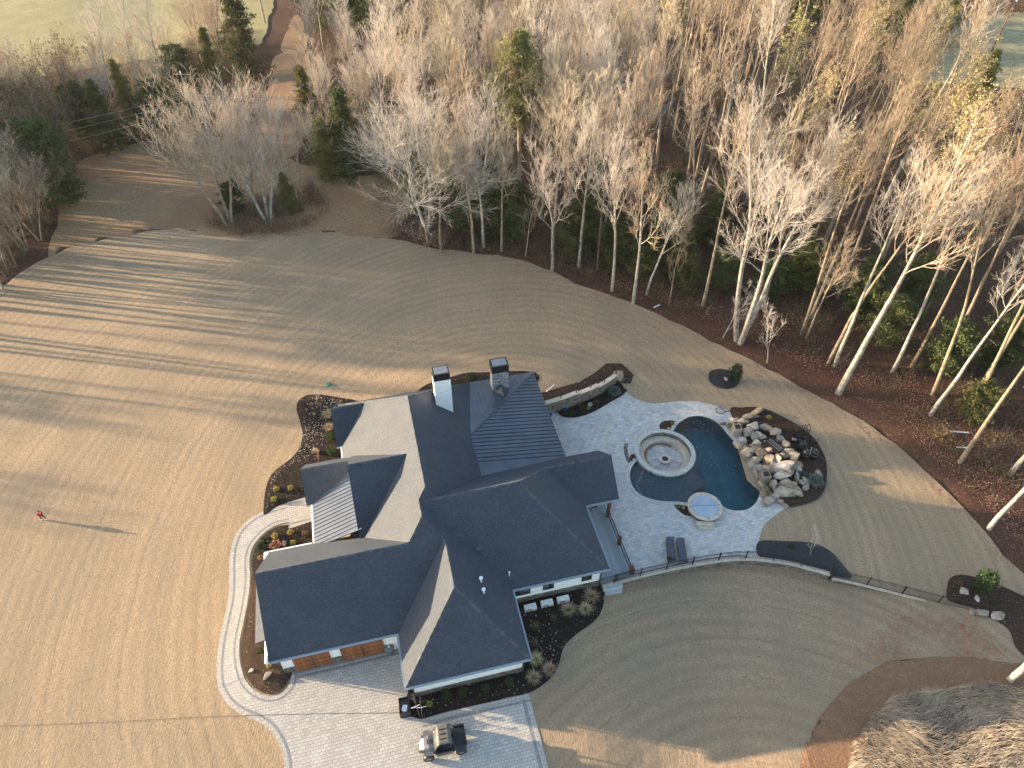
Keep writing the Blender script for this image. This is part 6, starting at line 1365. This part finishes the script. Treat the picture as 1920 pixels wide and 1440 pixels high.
# little garden trees
put(B['s2'],592,760,.34,'small leafless ornamental tree with red tips in the top of the left bed',None,1.); put(B['s2'],1517,1044,.42,'small leafless white tree in the black fabric bed',None,2.)
put(B['s1'],597,867,.22,'tiny leafless shrub-like tree beside the tan boulder left of the house',None,1.)
def leaf_scatter(name,polys,n,label,seed,size=.05,z=lambda x,y:.05,mat='leaf_rust',skipf=None):
    rg=np.random.RandomState(seed); P=[tuple(W(*q)[:2]) for q in polys]; xs=[p[0] for p in P]; ys=[p[1] for p in P]; C=[]
    while len(C)<n:
        x=rg.uniform(min(xs),max(xs)); y=rg.uniform(min(ys),max(ys))
        if inside(x,y,P) and (sin(x*.9+y*.5)*cos(y*.8-x*.3)+rg.uniform(-.9,.7))>0 and not (skipf and skipf(x,y)): C.append((x,y,z(x,y)+rg.uniform(0,.02)))
    C=np.array(C); m=len(C); a=rg.uniform(0,6.28,m); s_=size*rg.uniform(.5,1.3,m); U=np.stack([np.cos(a)*s_,np.sin(a)*s_,rg.normal(0,.2,m)*s_],1); Vv=np.stack([-np.sin(a)*s_*.7,np.cos(a)*s_*.7,rg.normal(0,.2,m)*s_],1)
    V=np.stack([C-U,C+Vv,C+U,C-Vv],1).reshape(-1,3); o=np_mesh(name,V,np.arange(4*m).reshape(m,4),[M[mat]]); tag(o,label,'fallen leaves',kind='stuff')
leaf_scatter('fallen_leaves',[(1560,1290),(1620,1200),(1700,1150),(1830,1160),(1905,1235),(1700,1232),(1640,1250)],1500,'red brown leaves blown over the lower lawn near the dirt bank',31,.06,lambda x,y:hS(x,y)+.02)
leaf_scatter('fallen_leaves',[(1180,562),(1280,600),(1440,675),(1560,735),(1700,840),(1900,1050),(1900,1075),(1680,850),(1540,760),(1380,690),(1240,610)],900,'leaves strewn along the lawn edge by the wood',32,.06,lambda x,y:.02,skipf=lambda x,y: not inside(x,y,site))
leaf_scatter('fallen_leaves',[(1000,480),(1280,580),(1480,670),(1680,790),(1930,1030),(1930,900),(1700,700),(1400,560),(1100,470)],5200,'pale leaves on the dark floor at the front of the wood',33,.07,lambda x,y:hG(x,y)+.03,'leaf_rust',skipf=lambda x,y: inside(x,y,site))
leaf_scatter('fallen_leaves',[(1183,880),(1200,865),(1225,905),(1240,935),(1200,925)],60,'rust leaves floating over the grey pool ledge',34,.06,lambda x,y:-.09)
leaf_scatter('fallen_leaves',[(1262,810),(1310,785),(1370,830),(1420,915),(1400,950),(1340,940),(1320,880)],45,'pale specks of leaves on the deep pool water',35,.05,lambda x,y:-.09,'twig_pale')
leaf_scatter('fallen_leaves',[(575,745),(640,750),(600,850),(510,890),(500,930),(560,830)],420,'pale chips and leaves on the black mulch left of the house',36,.05,lambda x,y:.17,'twig_pale')
leaf_scatter('fallen_leaves',[(970,1130),(1120,1100),(1125,1150),(1040,1250),(960,1300),(800,1335),(780,1310),(990,1250)],90,'pale flecks on the black mulch of the front bed',37,.05,lambda x,y:hS(x,y)+.17,'twig_pale')
for k in range(15):
    t=k/14; q=Vector(W(1199,876)).lerp(W(1185,905),min(1,t*1.6)) if t<.62 else Vector(W(1185,905)).lerp(W(1197,926),(t-.62)/.38)
    mb=MB(); mb.lathe(q.x+.45,q.y,[(.05,-.40),(.05,-.385),(.004,-.38)],8); mb.build('pool_jet',M['white'],pool)
HAZE=True
if HAZE:
    mb=MB(); mb.box(-160,160,-15,250,-4.2-1,60); o=mb.build('haze',[]); o['kind']='stuff'
    hm=bpy.data.materials.new('haze'); hm.use_nodes=True; t=hm.node_tree; t.nodes.clear(); ou=t.nodes.new('ShaderNodeOutputMaterial'); pv=t.nodes.new('ShaderNodeVolumePrincipled')
    pv.inputs['Color'].default_value=(.86,.88,.90,1); pv.inputs['Density'].default_value=.00007; pv.inputs['Anisotropy'].default_value=.2; t.links.new(pv.outputs[0],ou.inputs['Volume']); o.data.materials.append(hm)
